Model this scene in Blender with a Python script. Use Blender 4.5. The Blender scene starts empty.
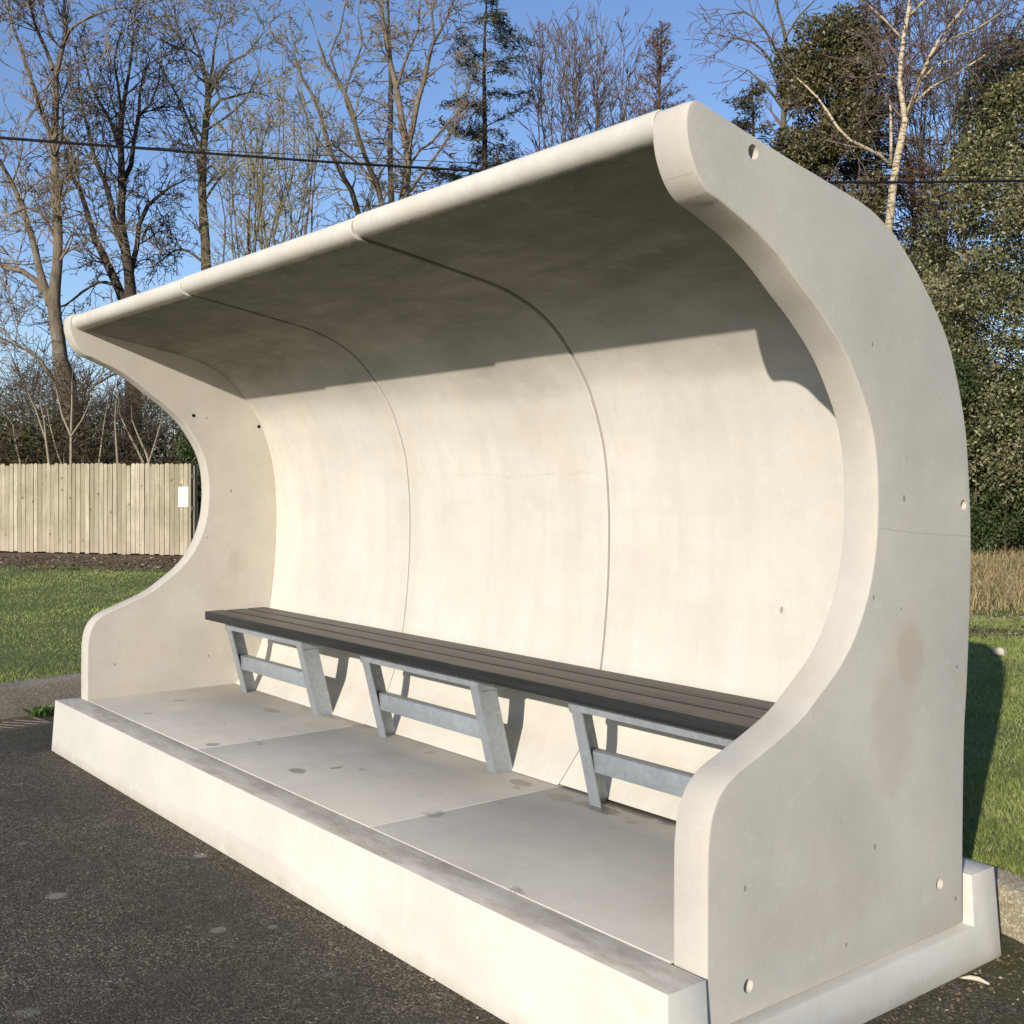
import bpy, bmesh, math, random
import numpy as np
from mathutils import Vector, Matrix
random.seed(7)
rng = np.random.default_rng(11)
R = math.radians
scene = bpy.context.scene
col = scene.collection

# ------------------------------------------------------------------ camera numbers (solved from the photo)
CAM = np.array([7.1047, -2.1182, 1.30])
YAW, FPX, CY = 0.90193, 1146.35, 483.8
FW = np.array([-math.sin(YAW), math.cos(YAW), 0.0])
RT = np.array([math.cos(YAW), math.sin(YAW), 0.0])
UP = np.array([0, 0, 1.0])

def at(u, v, d):
    """point that stands d metres in front of the camera in direction (u, v)"""
    return CAM + d * (FW + RT * ((u - 512) / FPX) + UP * ((CY - v) / FPX))

def lawn_z(x):
    return -0.087 - 0.010 * np.clip(x, -4, 8)

# ------------------------------------------------------------------ helpers
def tag(o, label=None, cat=None, group=None, kind=None):
    if label: o['label'] = label
    if cat: o['category'] = cat
    if group: o['group'] = group
    if kind: o['kind'] = kind
    return o

def empty(name, loc, label, cat, group=None):
    o = bpy.data.objects.new(name, None)
    o.empty_display_size = 0.2
    col.objects.link(o)
    o.location = loc
    return tag(o, label, cat, group)

def link_mesh(name, me, mat, parent=None, origin=None, sharp=None):
    """mesh given in world coordinates -> object whose origin is the parent's (or `origin`)"""
    off = Vector(parent.location) if parent else Vector(origin if origin is not None else (0, 0, 0))
    if parent and parent.parent: off = off + Vector(parent.parent.location)
    if off.length > 0: me.transform(Matrix.Translation(-off))
    o = bpy.data.objects.new(name, me)
    col.objects.link(o)
    if parent:
        o.parent = parent
        o.location = (0, 0, 0)
    else:
        o.location = off
    if mat: me.materials.append(mat)
    if sharp is not None:
        me.shade_smooth()
        me.set_sharp_from_angle(angle=R(sharp))
    return o

def part(name, bm, mat, parent=None, origin=None, sharp=35):
    bmesh.ops.recalc_face_normals(bm, faces=bm.faces)
    me = bpy.data.meshes.new(name)
    bm.to_mesh(me); bm.free()
    return link_mesh(name, me, mat, parent, origin, sharp)

def np_mesh(name, verts, faces):
    """faces: (n,k) int array"""
    me = bpy.data.meshes.new(name)
    verts = np.asarray(verts, np.float32); faces = np.asarray(faces, np.int32)
    n, k = faces.shape
    me.vertices.add(len(verts)); me.vertices.foreach_set('co', verts.ravel())
    me.loops.add(n * k); me.loops.foreach_set('vertex_index', faces.ravel())
    me.polygons.add(n)
    me.polygons.foreach_set('loop_start', np.arange(0, n * k, k, dtype=np.int32))
    me.polygons.foreach_set('loop_total', np.full(n, k, np.int32))
    me.update(calc_edges=True)
    return me

def join_np(chunks):
    V, F, o = [], [], 0
    for v, f in chunks:
        V.append(v); F.append(f + o); o += len(v)
    return np.concatenate(V), np.concatenate(F)

def bm_box(bm, x0, x1, y0, y1, z0, z1, bev=0.0):
    r = bmesh.ops.create_cube(bm, size=1)
    for v in r['verts']:
        v.co = Vector((x0 + (v.co.x + .5) * (x1 - x0), y0 + (v.co.y + .5) * (y1 - y0), z0 + (v.co.z + .5) * (z1 - z0)))
    if bev:
        es = list({e for v in r['verts'] for e in v.link_edges})
        bmesh.ops.bevel(bm, geom=es, offset=bev, segments=2, affect='EDGES', profile=.5)
    return bm

def catmull(pts, n):
    P = np.array(pts, float)
    P = np.vstack([2 * P[0] - P[1], P, 2 * P[-1] - P[-2]])
    out = []
    for i in range(1, len(P) - 2):
        d = np.linalg.norm(P[i + 1] - P[i]); m = max(1, int(round(d / n)))
        for k in range(m):
            t = k / m
            out.append(.5 * (2 * P[i] + (P[i + 1] - P[i - 1]) * t + (2 * P[i - 1] - 5 * P[i] + 4 * P[i + 1] - P[i + 2]) * t * t
                             + (3 * P[i] - P[i - 1] - 3 * P[i + 1] + P[i + 2]) * t ** 3))
    out.append(P[-2])
    return np.array(out)

def inset_loop(P, d):
    """shift a closed 2D loop inwards by d"""
    a = np.roll(P, 1, 0); b = np.roll(P, -1, 0)
    e1 = P - a; e2 = b - P
    e1 /= np.linalg.norm(e1, axis=1)[:, None] + 1e-12; e2 /= np.linalg.norm(e2, axis=1)[:, None] + 1e-12
    n1 = np.stack([-e1[:, 1], e1[:, 0]], 1); n2 = np.stack([-e2[:, 1], e2[:, 0]], 1)
    n = n1 + n2; n /= np.linalg.norm(n, axis=1)[:, None] + 1e-12
    c = np.clip((n * n1).sum(1), .4, 1)
    x, y = P[:, 0], P[:, 1]
    area = .5 * (x * np.roll(y, -1) - np.roll(x, -1) * y).sum()
    s = 1 if area > 0 else -1
    return P + s * n * (d / c)[:, None]

def sweep_profile(loops, holes=(), hole_depth=.03):
    """loops: list of (x, closed yz loop); caps both ends; holes (y, z, r) sunk into the last loop's cap"""
    bm = bmesh.new()
    rings = [[bm.verts.new((x, p[0], p[1])) for p in P] for x, P in loops]
    n = len(rings[0])
    for a, b in zip(rings, rings[1:]):
        for i in range(n):
            bm.faces.new((a[i], a[(i + 1) % n], b[(i + 1) % n], b[i]))
    def edges_of(r): return [bm.edges.get((r[i], r[(i + 1) % len(r)])) or bm.edges.new((r[i], r[(i + 1) % len(r)])) for i in range(len(r))]
    bmesh.ops.triangle_fill(bm, use_beauty=True, edges=edges_of(rings[0]))
    es = edges_of(rings[-1])
    sx = loops[-1][0]; sgn = 1 if sx > loops[0][0] else -1
    for (hy, hz, hr, dep) in holes:
        k = 24
        c = [(hy + hr * math.cos(2 * math.pi * i / k), hz + hr * math.sin(2 * math.pi * i / k)) for i in range(k)]
        r0 = [bm.verts.new((sx, y, z)) for y, z in c]
        r1 = [bm.verts.new((sx - sgn * dep, hy + (y - hy) * .9, hz + (z - hz) * .9)) for y, z in c]
        es += edges_of(r0)
        for i in range(k): bm.faces.new((r0[i], r0[(i + 1) % k], r1[(i + 1) % k], r1[i]))
        bm.faces.new(r1)
    bmesh.ops.triangle_fill(bm, use_beauty=True, edges=es)
    return bm

# ------------------------------------------------------------------ materials
class Mat:
    def __init__(s, name, rough=.8, off=None):
        s.m = bpy.data.materials.new(name); s.m.use_nodes = True
        s.n = s.m.node_tree.nodes; s.l = s.m.node_tree.links
        s.b = s.n['Principled BSDF']; s.b.inputs['Roughness'].default_value = rough
        s.b.inputs['Specular IOR Level'].default_value = .3
        s.tc = s.n.new('ShaderNodeTexCoord'); s.obj = s.tc.outputs['Object']
        if off:
            ad = s.n.new('ShaderNodeVectorMath'); ad.operation = 'ADD'; ad.inputs[1].default_value = off
            s.l.new(s.obj, ad.inputs[0]); s.obj = ad.outputs[0]
    def co(s, scale=(1, 1, 1), loc=(0, 0, 0), out='Object'):
        mp = s.n.new('ShaderNodeMapping'); mp.inputs['Scale'].default_value = scale; mp.inputs['Location'].default_value = loc
        s.l.new(s.obj, mp.inputs['Vector']); return mp.outputs[0]
    def noise(s, scale, detail=4, rough=.55, co=None, dist=0):
        t = s.n.new('ShaderNodeTexNoise'); t.inputs['Scale'].default_value = scale; t.inputs['Detail'].default_value = detail
        t.inputs['Roughness'].default_value = rough; t.inputs['Distortion'].default_value = dist
        s.l.new(co if co is not None else s.obj, t.inputs['Vector']); return t.outputs['Fac']
    def voro(s, scale, co=None, feature='F1', rnd=1):
        t = s.n.new('ShaderNodeTexVoronoi'); t.feature = feature; t.inputs['Scale'].default_value = scale
        t.inputs['Randomness'].default_value = rnd
        s.l.new(co if co is not None else s.obj, t.inputs['Vector']); return t.outputs
    def voro2(s, scale, axes, stretch=1.0):
        p = s.sep(); cx = s.n.new('ShaderNodeCombineXYZ')
        s.l.new(p[axes[0]], cx.inputs[0]); s.l.new(s.math('MULTIPLY', p[axes[1]], stretch), cx.inputs[1])
        t = s.n.new('ShaderNodeTexVoronoi'); t.voronoi_dimensions = '2D'; t.inputs['Scale'].default_value = scale
        s.l.new(cx.outputs[0], t.inputs['Vector']); return t.outputs
    def ramp(s, fac, a, b, ca=(0, 0, 0), cb=(1, 1, 1)):
        r = s.n.new('ShaderNodeValToRGB'); e = r.color_ramp.elements
        e[0].position = a; e[1].position = b
        e[0].color = (*ca, 1) if len(ca) == 3 else ca; e[1].color = (*cb, 1) if len(cb) == 3 else cb
        s.l.new(fac, r.inputs[0]); return r.outputs[0]
    def mix(s, fac, a, b, mode='MIX'):
        x = s.n.new('ShaderNodeMix'); x.data_type = 'RGBA'; x.blend_type = mode
        for v, i in ((fac, 0), (a, 6), (b, 7)):
            if hasattr(v, 'is_linked'): s.l.new(v, x.inputs[i])
            else: x.inputs[i].default_value = v if i == 0 else (*v, 1)
        return x.outputs[2]
    def math(s, op, a, b=None, c=None):
        x = s.n.new('ShaderNodeMath'); x.operation = op
        for v, i in ((a, 0), (b, 1), (c, 2)):
            if v is None: continue
            if hasattr(v, 'is_linked'): s.l.new(v, x.inputs[i])
            else: x.inputs[i].default_value = v
        return x.outputs[0]
    def sep(s, vec=None):
        x = s.n.new('ShaderNodeSeparateXYZ'); s.l.new(vec if vec is not None else s.obj, x.inputs[0]); return x.outputs
    def geo(s, name):
        g = s.n.new('ShaderNodeNewGeometry'); return g.outputs[name]
    def color(s, c): s.l.new(c, s.b.inputs['Base Color']) if hasattr(c, 'is_linked') else setattr(s.b.inputs['Base Color'], 'default_value', (*c, 1)); return s
    def rough(s, c): s.l.new(c, s.b.inputs['Roughness']); return s
    def bump(s, h, strength=.3, dist=.01):
        b = s.n.new('ShaderNodeBump'); b.inputs['Strength'].default_value = strength; b.inputs['Distance'].default_value = dist
        s.l.new(h, b.inputs['Height']); s.l.new(b.outputs[0], s.b.inputs['Normal']); return s

def blob(m, cx, cy, cz, sx, sy, sz, seed, wob=.55):
    """soft-edged irregular stain: 1 inside, 0 outside"""
    mp = m.n.new('ShaderNodeMapping'); mp.vector_type = 'POINT'
    mp.inputs['Location'].default_value = (-cx / sx, -cy / sy, -cz / sz); mp.inputs['Scale'].default_value = (1 / sx, 1 / sy, 1 / sz)
    m.l.new(m.obj, mp.inputs['Vector'])
    v = m.n.new('ShaderNodeVectorMath'); v.operation = 'LENGTH'; m.l.new(mp.outputs[0], v.inputs[0])
    n = m.noise(7, 4, .6, m.co((1, 1, 1), (seed, seed * 2, 0)))
    d = m.math('ADD', v.outputs['Value'], m.math('MULTIPLY', m.math('SUBTRACT', n, .5), wob * 2.4))
    return m.ramp(d, .55, 1.15, (1, 1, 1), (0, 0, 0))

SHELTER_AT = (2.53, .8, -.30)
def concrete(name, base, warm=(.46, .40, .32), amount=.22, pits=.8, streak=0.0, stains=(), rough=.85, fine=.05, pit_scale=6.0, pit_axes=(0, 2)):
    m = Mat(name, rough, SHELTER_AT)
    b = np.array(base)
    c = m.mix(m.ramp(m.noise(1.6, 6, .62), .32, .70), tuple(b * (1 - amount)), tuple(b * 1.04))
    c = m.mix(m.math('MULTIPLY', m.ramp(m.noise(3.3, 5, .65, m.co((1, 1, 1), (4, 7, 2))), .50, .74), .30), c, tuple(b * np.array(warm) / .44))
    c = m.mix(m.math('MULTIPLY', m.ramp(m.noise(17, 5, .7), .38, .66), .16), c, tuple(b * 1.10))
    c = m.mix(m.math('MULTIPLY', m.ramp(m.noise(170, 2, .6), .35, .65), fine * 2), c, tuple(b * .70))
    c = m.mix(m.math('MULTIPLY', m.ramp(m.noise(34, 7, .75), .50, .70), .30), c, tuple(b * np.array((.80, .78, .74))))
    c = m.mix(m.math('MULTIPLY', m.ramp(m.noise(9, 7, .78, m.co((1.6, 1.6, .8), (1, 5, 3))), .52, .68), .26), c, tuple(b * np.array((.82, .80, .77))))
    c = m.mix(m.math('MULTIPLY', m.ramp(m.noise(23, 6, .75, m.co((1, 1, 1), (7, 1, 2))), .56, .70), .35), c, tuple(np.minimum(b * 1.14, .8)))
    if streak:
        st = m.ramp(m.noise(1.0, 5, .6, m.co((7.5, 7.5, .35)), .3), .46, .68)
        c = m.mix(m.math('MULTIPLY', st, streak), c, tuple(b * np.array((.72, .69, .64))))
    for (cx, cy, cz, sx, sy, sz, seed, k, tint) in stains:
        c = m.mix(m.math('MULTIPLY', blob(m, cx, cy, cz, sx, sy, sz, seed), k), c, tint)
    hgt = m.noise(60, 4, .6)
    if pits:
        vo = m.voro2(pit_scale, pit_axes, .6)
        rnd = m.sep(vo['Color'])
        size = m.math('MULTIPLY', m.math('POWER', rnd[1], 2.0), .042)
        sel = m.math('MULTIPLY', m.math('LESS_THAN', m.math('ADD', vo['Distance'], m.math('MULTIPLY', m.noise(75, 4, .75), .055)), m.math('ADD', size, .036)), m.math('GREATER_THAN', rnd[0], pits))
        c = m.mix(m.math('MULTIPLY', sel, .8), c, tuple(b * .36))
        vo2 = m.voro2(26, pit_axes)
        r2 = m.sep(vo2['Color'])
        s2 = m.math('MULTIPLY', m.math('LESS_THAN', vo2['Distance'], .055), m.math('GREATER_THAN', r2[0], .9))
        c = m.mix(m.math('MULTIPLY', s2, .35), c, tuple(b * .5))
        hgt = m.math('SUBTRACT', hgt, m.math('MULTIPLY', sel, 2.5))
    m.color(c).bump(hgt, .12, .005)
    return m

CONC = (.635, .602, .528)
M = {}
def shell_mat():
    m = concrete('concrete_shell', CONC, amount=.16, streak=.24, pits=.999)
    c = m.b.inputs['Base Color'].links[0].from_socket
    band = m.ramp(m.noise(1.0, 6, .65, m.co((1.3, 13, 13))), .48, .66)       # faint lift lines from the mould
    c = m.mix(m.math('MULTIPLY', band, .16), c, (.50, .465, .395))
    x, y, zz = m.sep()
    cz = m.math('ADD', zz, m.math('MULTIPLY', m.noise(5, 5, .65), .10))
    cr = m.math('MULTIPLY', m.math('LESS_THAN', m.math('ABSOLUTE', m.math('SUBTRACT', cz, 1.395)), .0018), m.math('LESS_THAN', m.math('ABSOLUTE', m.math('SUBTRACT', x, 2.75)), .55))
    c = m.mix(m.math('MULTIPLY', cr, .2), c, (.25, .2, .15))
    # streaky algae stains on the upper curve, with soffit shade painted into their tone
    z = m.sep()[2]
    algae_shade = m.ramp(m.math('MULTIPLY_ADD', m.math('ADD', z, m.math('MULTIPLY', m.math('SUBTRACT', m.noise(1.7, 6, .65, m.co((.7, 3, 1))), .5), .40)), 1 / .42, -1.72 / .42), .0, 1.0)
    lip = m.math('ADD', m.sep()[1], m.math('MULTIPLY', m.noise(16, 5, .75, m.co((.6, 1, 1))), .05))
    algae_shade = m.math('MULTIPLY', algae_shade, m.ramp(lip, .128, .150))       # the sunlit rounded lip is kept out of the darkening
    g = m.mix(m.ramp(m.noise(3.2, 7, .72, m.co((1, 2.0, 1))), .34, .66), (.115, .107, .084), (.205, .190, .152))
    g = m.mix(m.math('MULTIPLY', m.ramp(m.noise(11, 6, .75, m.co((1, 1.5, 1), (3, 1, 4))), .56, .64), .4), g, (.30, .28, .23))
    m.color(m.mix(m.math('MULTIPLY', algae_shade, .9), c, g)); return m.m
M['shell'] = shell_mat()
def panel_mat(m):
    c = m.b.inputs['Base Color'].links[0].from_socket
    x, y, z = m.sep()                                               # hairline crack across the right panel
    zz = m.math('ADD', m.math('MULTIPLY_ADD', y, .078, z), m.math('MULTIPLY', m.noise(6, 4, .6), .03))
    cr = m.math('MULTIPLY', m.math('LESS_THAN', m.math('ABSOLUTE', m.math('SUBTRACT', zz, 1.25)), .0022), m.math('GREATER_THAN', m.math('ADD', x, m.math('MULTIPLY', m.math('LESS_THAN', y, .93), -9)), 4.99))
    m.color(m.mix(m.math('MULTIPLY', cr, .22), c, (.2, .17, .13))); return m.m
M['panel'] = panel_mat(concrete('concrete_panel', (.565, .524, .450), amount=.20, pits=.74, pit_scale=6.5, pit_axes=(1, 2), stains=(
    (5.0, 1.09, .76, 9, .085, .16, 3.1, .50, (.42, .345, .27)), (5.0, 1.00, .56, 9, .15, .25, 8.3, .42, (.46, .385, .31)),
    (5.0, .80, .25, 9, .26, .24, 5.7, .30, (.44, .40, .32)), (5.0, .55, .05, 9, .40, .10, 2.7, .22, (.45, .39, .30)), (5.0, 1.15, 1.25, 9, .22, .35, 7.7, .20, (.48, .44, .37)), (5.0, .6, 2.05, 9, .4, .12, 1.7, .25, (.50, .46, .40)))))
def plinth_mat():
    m = concrete('concrete_plinth', CONC, amount=.16, pits=.985, stains=((4.98, -.02, -.06, .05, .3, .03, 2.2, .18, (.55, .40, .20)),
                 (4.0, 0, -.2, .5, .3, .10, 6.1, .18, (.50, .42, .32)), (2.6, 0, -.24, 1.0, .3, .05, 9.1, .25, (.42, .36, .27))))
    c = m.b.inputs['Base Color'].links[0].from_socket
    nz = m.sep(m.geo('Normal'))[2]                                   # the trodden top is dirtier than the sides
    top = m.math('MULTIPLY', m.ramp(nz, .7, .95), m.math('GREATER_THAN', m.sep()[2], -.05))
    dirt = m.mix(m.ramp(m.noise(4.2, 7, .75, m.co((.7, 2.2, 1))), .38, .58), (.43, .375, .305), (.63, .58, .50))
    c = m.mix(top, c, dirt)
    # green-brown splash line just above the ground
    z = m.sep()[2]
    low = m.math('MULTIPLY', m.ramp(m.math('ADD', m.math('ADD', z, .5), m.math('MULTIPLY', m.noise(9, 4, .7), .10)), .235, .305, (1, 1, 1), (0, 0, 0)), .5)
    c = m.mix(low, c, (.33, .28, .19))
    m.color(c); return m.m
M['plinth'] = plinth_mat()
PUDDLES = [(0.442, 1.053, 0.051, 0.052), (1.109, 0.871, 0.085, 0.052), (2.421, 1.22, 0.085, 0.091), (2.433, 0.329, 0.076, 0.042), (3.733, 0.994, 0.136, 0.052), (3.512, 0.974, 0.085, 0.052), (3.872, 1.08, 0.119, 0.052), (3.224, 0.993, 0.085, 0.042), (1.707, 0.246, 0.043, 0.042), (0.49, 0.577, 0.025, 0.042), (0.753, 0.283, 0.025, 0.042), (2.521, 1.001, 0.025, 0.042), (2.5, 0.502, 0.017, 0.042)]      # damp spots: x, y, half sizes
def floor_mat():
    m = concrete('concrete_floor', (.65, .605, .53), amount=.26, pits=0)
    c = m.b.inputs['Base Color'].links[0].from_socket
    x, y, z = m.sep()
    wet = m.math('MULTIPLY', m.ramp(m.noise(1.0, 6, .6, m.co((3.0, 7.5, 1), (1.7, 3.2, 0)), .5), .665, .70), .8)
    for k, (bx, by, sx, sy) in enumerate(PUDDLES):
        wet = m.math('MAXIMUM', wet, m.ramp(blob(m, bx, by, 0, sx, sy, 5, 1.3 * k + .7, .55), .25, .6))
    # damp edge creeping out from the foot of the back wall
    edge = m.ramp(m.math('SUBTRACT', y, m.math('MULTIPLY', m.noise(6.5, 5, .7, m.co((1, .4, 1))), .25)), .915, .945)
    edge = m.math('MULTIPLY', edge, m.ramp(m.noise(1.3, 2, .5, m.co((1, .2, 1), (5, 0, 0))), .5, .56))
    w = m.math('MAXIMUM', wet, edge)
    c = m.mix(m.math('MULTIPLY', m.ramp(m.noise(1.1, 6, .7, m.co((1, 1.6, 1), (2, 8, 0))), .42, .60), .34), c, (.44, .41, .355))
    c = m.mix(m.math('MULTIPLY', w, .68), c, (.16, .135, .105))
    c = m.mix(m.math('MULTIPLY', m.ramp(m.noise(2.4, 6, .7, m.co((1, 1, 1), (9, 2, 0))), .44, .62), .25), c, (.56, .53, .48))
    m.color(c)
    m.rough(m.ramp(w, 0, 1, (.8,) * 3, (.35,) * 3))
    return m.m
M['floor'] = floor_mat()
M['seal'] = Mat('joint_sealant', .8).color((.10, .078, .052)).m
def galv():
    m = Mat('galvanised_steel', .5)
    v = m.voro(55)
    c = m.mix(m.sep(v['Color'])[0], (.30, .325, .345), (.36, .386, .405))
    c = m.mix(m.math('MULTIPLY', m.ramp(m.noise(7, 5, .7, m.co((1, 1, .4))), .4, .65), .4), c, (.42, .445, .46))
    m.color(c); m.b.inputs['Metallic'].default_value = .45
    m.rough(m.ramp(m.noise(20, 3), .3, .7, (.38,) * 3, (.6,) * 3))
    return m.m
M['galv'] = galv()
def plank():
    m = Mat('seat_plank_dark', .5)
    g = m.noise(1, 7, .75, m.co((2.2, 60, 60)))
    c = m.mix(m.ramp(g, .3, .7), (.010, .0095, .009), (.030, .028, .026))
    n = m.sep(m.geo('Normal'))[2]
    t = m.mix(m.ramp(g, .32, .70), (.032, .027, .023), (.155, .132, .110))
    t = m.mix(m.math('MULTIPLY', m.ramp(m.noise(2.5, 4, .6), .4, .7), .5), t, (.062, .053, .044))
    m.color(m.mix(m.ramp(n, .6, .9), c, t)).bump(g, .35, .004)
    return m.m
M['plank'] = plank()
DISCS = [(2.511, -0.739, 0.045, 0.75), (2.399, -0.111, 0.036, 0.75), (3.221, -0.394, 0.036, 0.6), (3.316, -0.229, 0.022, 0.5), (3.13, -0.465, 0.018, 0.4), (3.471, -1.109, 0.045, 0.4), (1.742, -0.659, 0.03, 0.4), (2.34, -0.478, 0.03, 0.2), (3.804, -0.266, 0.03, 0.2)]        # pale worn spots: x, y, radius, strength
def tarmac():
    m = Mat('tarmac', .85)
    v = m.voro(150); r = m.sep(v['Color'])
    c = m.mix(m.math('POWER', r[0], 1.6), (.030, .024, .016), (.225, .182, .125))
    c = m.mix(m.math('GREATER_THAN', r[1], .93), c, (.34, .30, .23))
    c = m.mix(m.math('MULTIPLY', m.ramp(m.noise(11, 5, .7), .38, .62), .5), c, (.058, .048, .034))
    c = m.mix(m.math('MULTIPLY', m.ramp(m.noise(1.1, 6, .65), .42, .66), .55), c, (.048, .041, .029))
    c = m.mix(m.math('MULTIPLY', m.ramp(m.noise(3.5, 6, .7, m.co((1, 1, 1), (3, 1, 0))), .50, .70), .32), c, (.115, .100, .078))
    # moss near the kerbs and the plinth
    x, y, z = m.sep()
    d = m.math('ADD', m.math('MINIMUM', m.math('ABSOLUTE', m.math('SUBTRACT', y, 1.55)), m.math('ABSOLUTE', m.math('ADD', x, 1.0))), 0)
    moss = m.math('MULTIPLY', m.ramp(d, .05, .75, (1, 1, 1), (0, 0, 0)), m.ramp(m.noise(5, 5, .7), .36, .56))
    c = m.mix(m.math('MULTIPLY', moss, .75), c, (.070, .078, .020))
    for (px_, py_, rr_, k_) in DISCS:
        c = m.mix(m.math('MULTIPLY', blob(m, px_, py_, -.3, rr_, rr_, 5, px_ * 3, .62), k_), c, (.30, .275, .225))
    m.color(c).bump(m.math('ADD', m.math('SUBTRACT', .8, v['Distance']), m.math('MULTIPLY', m.noise(300, 2), .3)), .55, .006)
    return m.m
M['tarmac'] = tarmac()
def lawn_mat():
    m = Mat('lawn_soil', .95)
    c = m.mix(m.ramp(m.noise(3, 6, .7), .35, .65), (.140, .180, .042), (.195, .225, .070))
    c = m.mix(m.math('MULTIPLY', m.ramp(m.noise(40, 4, .7), .45, .65), .7), c, (.035, .045, .014))
    a = m.n.new('ShaderNodeAttribute'); a.attribute_name = 'bare'
    s = m.mix(m.ramp(m.noise(9, 6, .75), .35, .65), (.095, .060, .032), (.235, .165, .095))
    s = m.mix(m.math('MULTIPLY', m.ramp(m.noise(40, 4, .7), .55, .7), .6), s, (.30, .23, .14))
    c = m.mix(m.ramp(m.math('ADD', a.outputs['Fac'], m.math('MULTIPLY', m.math('SUBTRACT', m.noise(2.5, 5, .7), .5), .9)), .42, .62), c, s)
    m.color(c).bump(m.noise(45, 5, .7), .8, .03)
    return m.m
M['lawn'] = lawn_mat()
M['earth'] = Mat('earth', .95).color((.10, .085, .05)).m
def leaf(name, a, b, c2, clump=.55, rough=.45, spec=.4):
    m = Mat(name, rough); m.b.inputs['Specular IOR Level'].default_value = spec
    r = m.geo('Random Per Island')
    c = m.mix(r, a, b)
    c = m.mix(m.math('GREATER_THAN', m.math('FRACT', m.math('MULTIPLY', r, 37.7)), .86), c, c2)
    n = m.noise(1.1, 4, .6)
    c = m.mix(m.math('MULTIPLY', m.ramp(n, .48, .66), clump), c, tuple(.5 * np.array(a)))
    c = m.mix(m.math('MULTIPLY', m.ramp(m.noise(.9, 4, .6, m.co((1, 1, 1), (4, 4, 4))), .5, .66), clump * .8), c, c2)
    m.color(c); return m.m
M['grass'] = leaf('grass_blades', (.175, .230, .046), (.295, .335, .092), (.44, .41, .20), rough=.6, spec=.2)
M['drygrass'] = leaf('dry_grass_stems', (.28, .20, .095), (.42, .32, .17), (.12, .13, .04), rough=.7, spec=.15)
M['holly'] = leaf('holly_leaves', (.066, .070, .024), (.170, .162, .072), (.33, .30, .17), rough=.5, spec=.3)
M['hedge'] = leaf('hedge_leaves', (.022, .038, .010), (.060, .085, .024), (.10, .115, .05), rough=.5, spec=.25)
M['ivy'] = leaf('ivy_leaves', (.045, .042, .014), (.110, .098, .036), (.20, .165, .075), rough=.45, spec=.4)
M['needle'] = leaf('conifer_sprays', (.030, .038, .016), (.075, .075, .032), (.12, .095, .05), rough=.7, spec=.2)
M['larch'] = leaf('brown_twig_sprays', (.080, .050, .030), (.150, .090, .050), (.20, .13, .08), rough=.8, spec=.1)
M['bramble'] = leaf('bramble_leaves', (.030, .036, .014), (.085, .085, .032), (.12, .075, .035), rough=.7, spec=.15)
M['litter'] = leaf('fallen_leaves', (.11, .075, .042), (.24, .175, .105), (.42, .36, .26), rough=.8, spec=.1)
M['weed'] = leaf('weed_leaves', (.08, .14, .03), (.14, .22, .05), (.2, .25, .08), rough=.6, spec=.2)
def bark(name, a, b, scale=7, moss=None):
    m = Mat(name, .9); m.b.inputs['Specular IOR Level'].default_value = .1
    n = m.noise(scale, 6, .7, m.co((1, 1, .35)))
    c = m.mix(m.ramp(n, .33, .67), a, b)
    if moss: c = m.mix(m.math('MULTIPLY', m.ramp(m.noise(2.2, 5, .7), .45, .62), .7), c, moss)
    m.color(c).bump(m.noise(scale * 3, 5, .7, m.co((1, 1, .25))), .8, .04)
    return m.m
M['bark_tan'] = bark('bark_tan', (.10, .078, .055), (.25, .20, .14))
M['bark_dark'] = bark('bark_dark', (.040, .033, .026), (.110, .088, .062))
M['bark_grey'] = bark('bark_grey', (.085, .068, .045), (.20, .165, .11), moss=(.15, .13, .05))
M['twig_tan'] = Mat('twigs_tan', .85).color((.235, .185, .122)).m
M['twig_dark'] = Mat('twigs_dark', .85).color((.085, .066, .046)).m
M['twig_grey'] = Mat('twigs_grey', .85).color((.24, .205, .145)).m
M['twig_olive'] = Mat('twigs_olive', .85).color((.26, .22, .12)).m
M['twig_purple'] = Mat('twigs_purple', .85).color((.155, .110, .095)).m
M['twig_red'] = Mat('twigs_red', .85).color((.17, .095, .06)).m
M['twig_brown'] = Mat('twigs_brown', .9).color((.100, .075, .048)).m
M['sapling'] = Mat('sapling_bark', .85).color((.30, .25, .17)).m
def birch():
    m = Mat('birch_bark', .75)
    n = m.noise(3, 5, .7, m.co((1.5, 1.5, 7)))
    c = m.mix(m.ramp(n, .50, .60), (.53, .435, .285), (.09, .07, .045))
    c = m.mix(m.math('MULTIPLY', m.ramp(m.noise(1.4, 4), .5, .65), .55), c, (.36, .29, .17))
    m.color(c).bump(n, .3, .02); return m.m
M['birch'] = birch()
def fence_wood():
    m = Mat('weathered_boards', .85)
    r = m.geo('Random Per Island')
    g = m.noise(1, 6, .7, m.co((28, 28, 1.6)))
    c = m.mix(r, (.30, .26, .175), (.55, .485, .35))
    c = m.mix(m.math('MULTIPLY', m.ramp(g, .42, .66), .6), c, (.20, .15, .09))
    c = m.mix(m.math('MULTIPLY', m.ramp(m.noise(1.6, 6, .7), .42, .62), .6), c, (.25, .22, .135))
    v = m.voro(5.5, m.co((1, 1, .8)))
    k = m.math('MULTIPLY', m.math('LESS_THAN', v['Distance'], .13), m.math('GREATER_THAN', m.sep(v['Color'])[0], .55))
    c = m.mix(m.math('MULTIPLY', k, .75), c, (.13, .08, .04))
    z = m.sep()[2]
    c = m.mix(m.math('MULTIPLY', m.ramp(m.math('ADD', z, m.math('MULTIPLY', m.noise(5, 4), .5)), .25, .85, (1, 1, 1), (0, 0, 0)), .40), c, (.44, .35, .27))
    m.color(c).bump(g, .5, .008); return m.m
M['fence'] = fence_wood()
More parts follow.
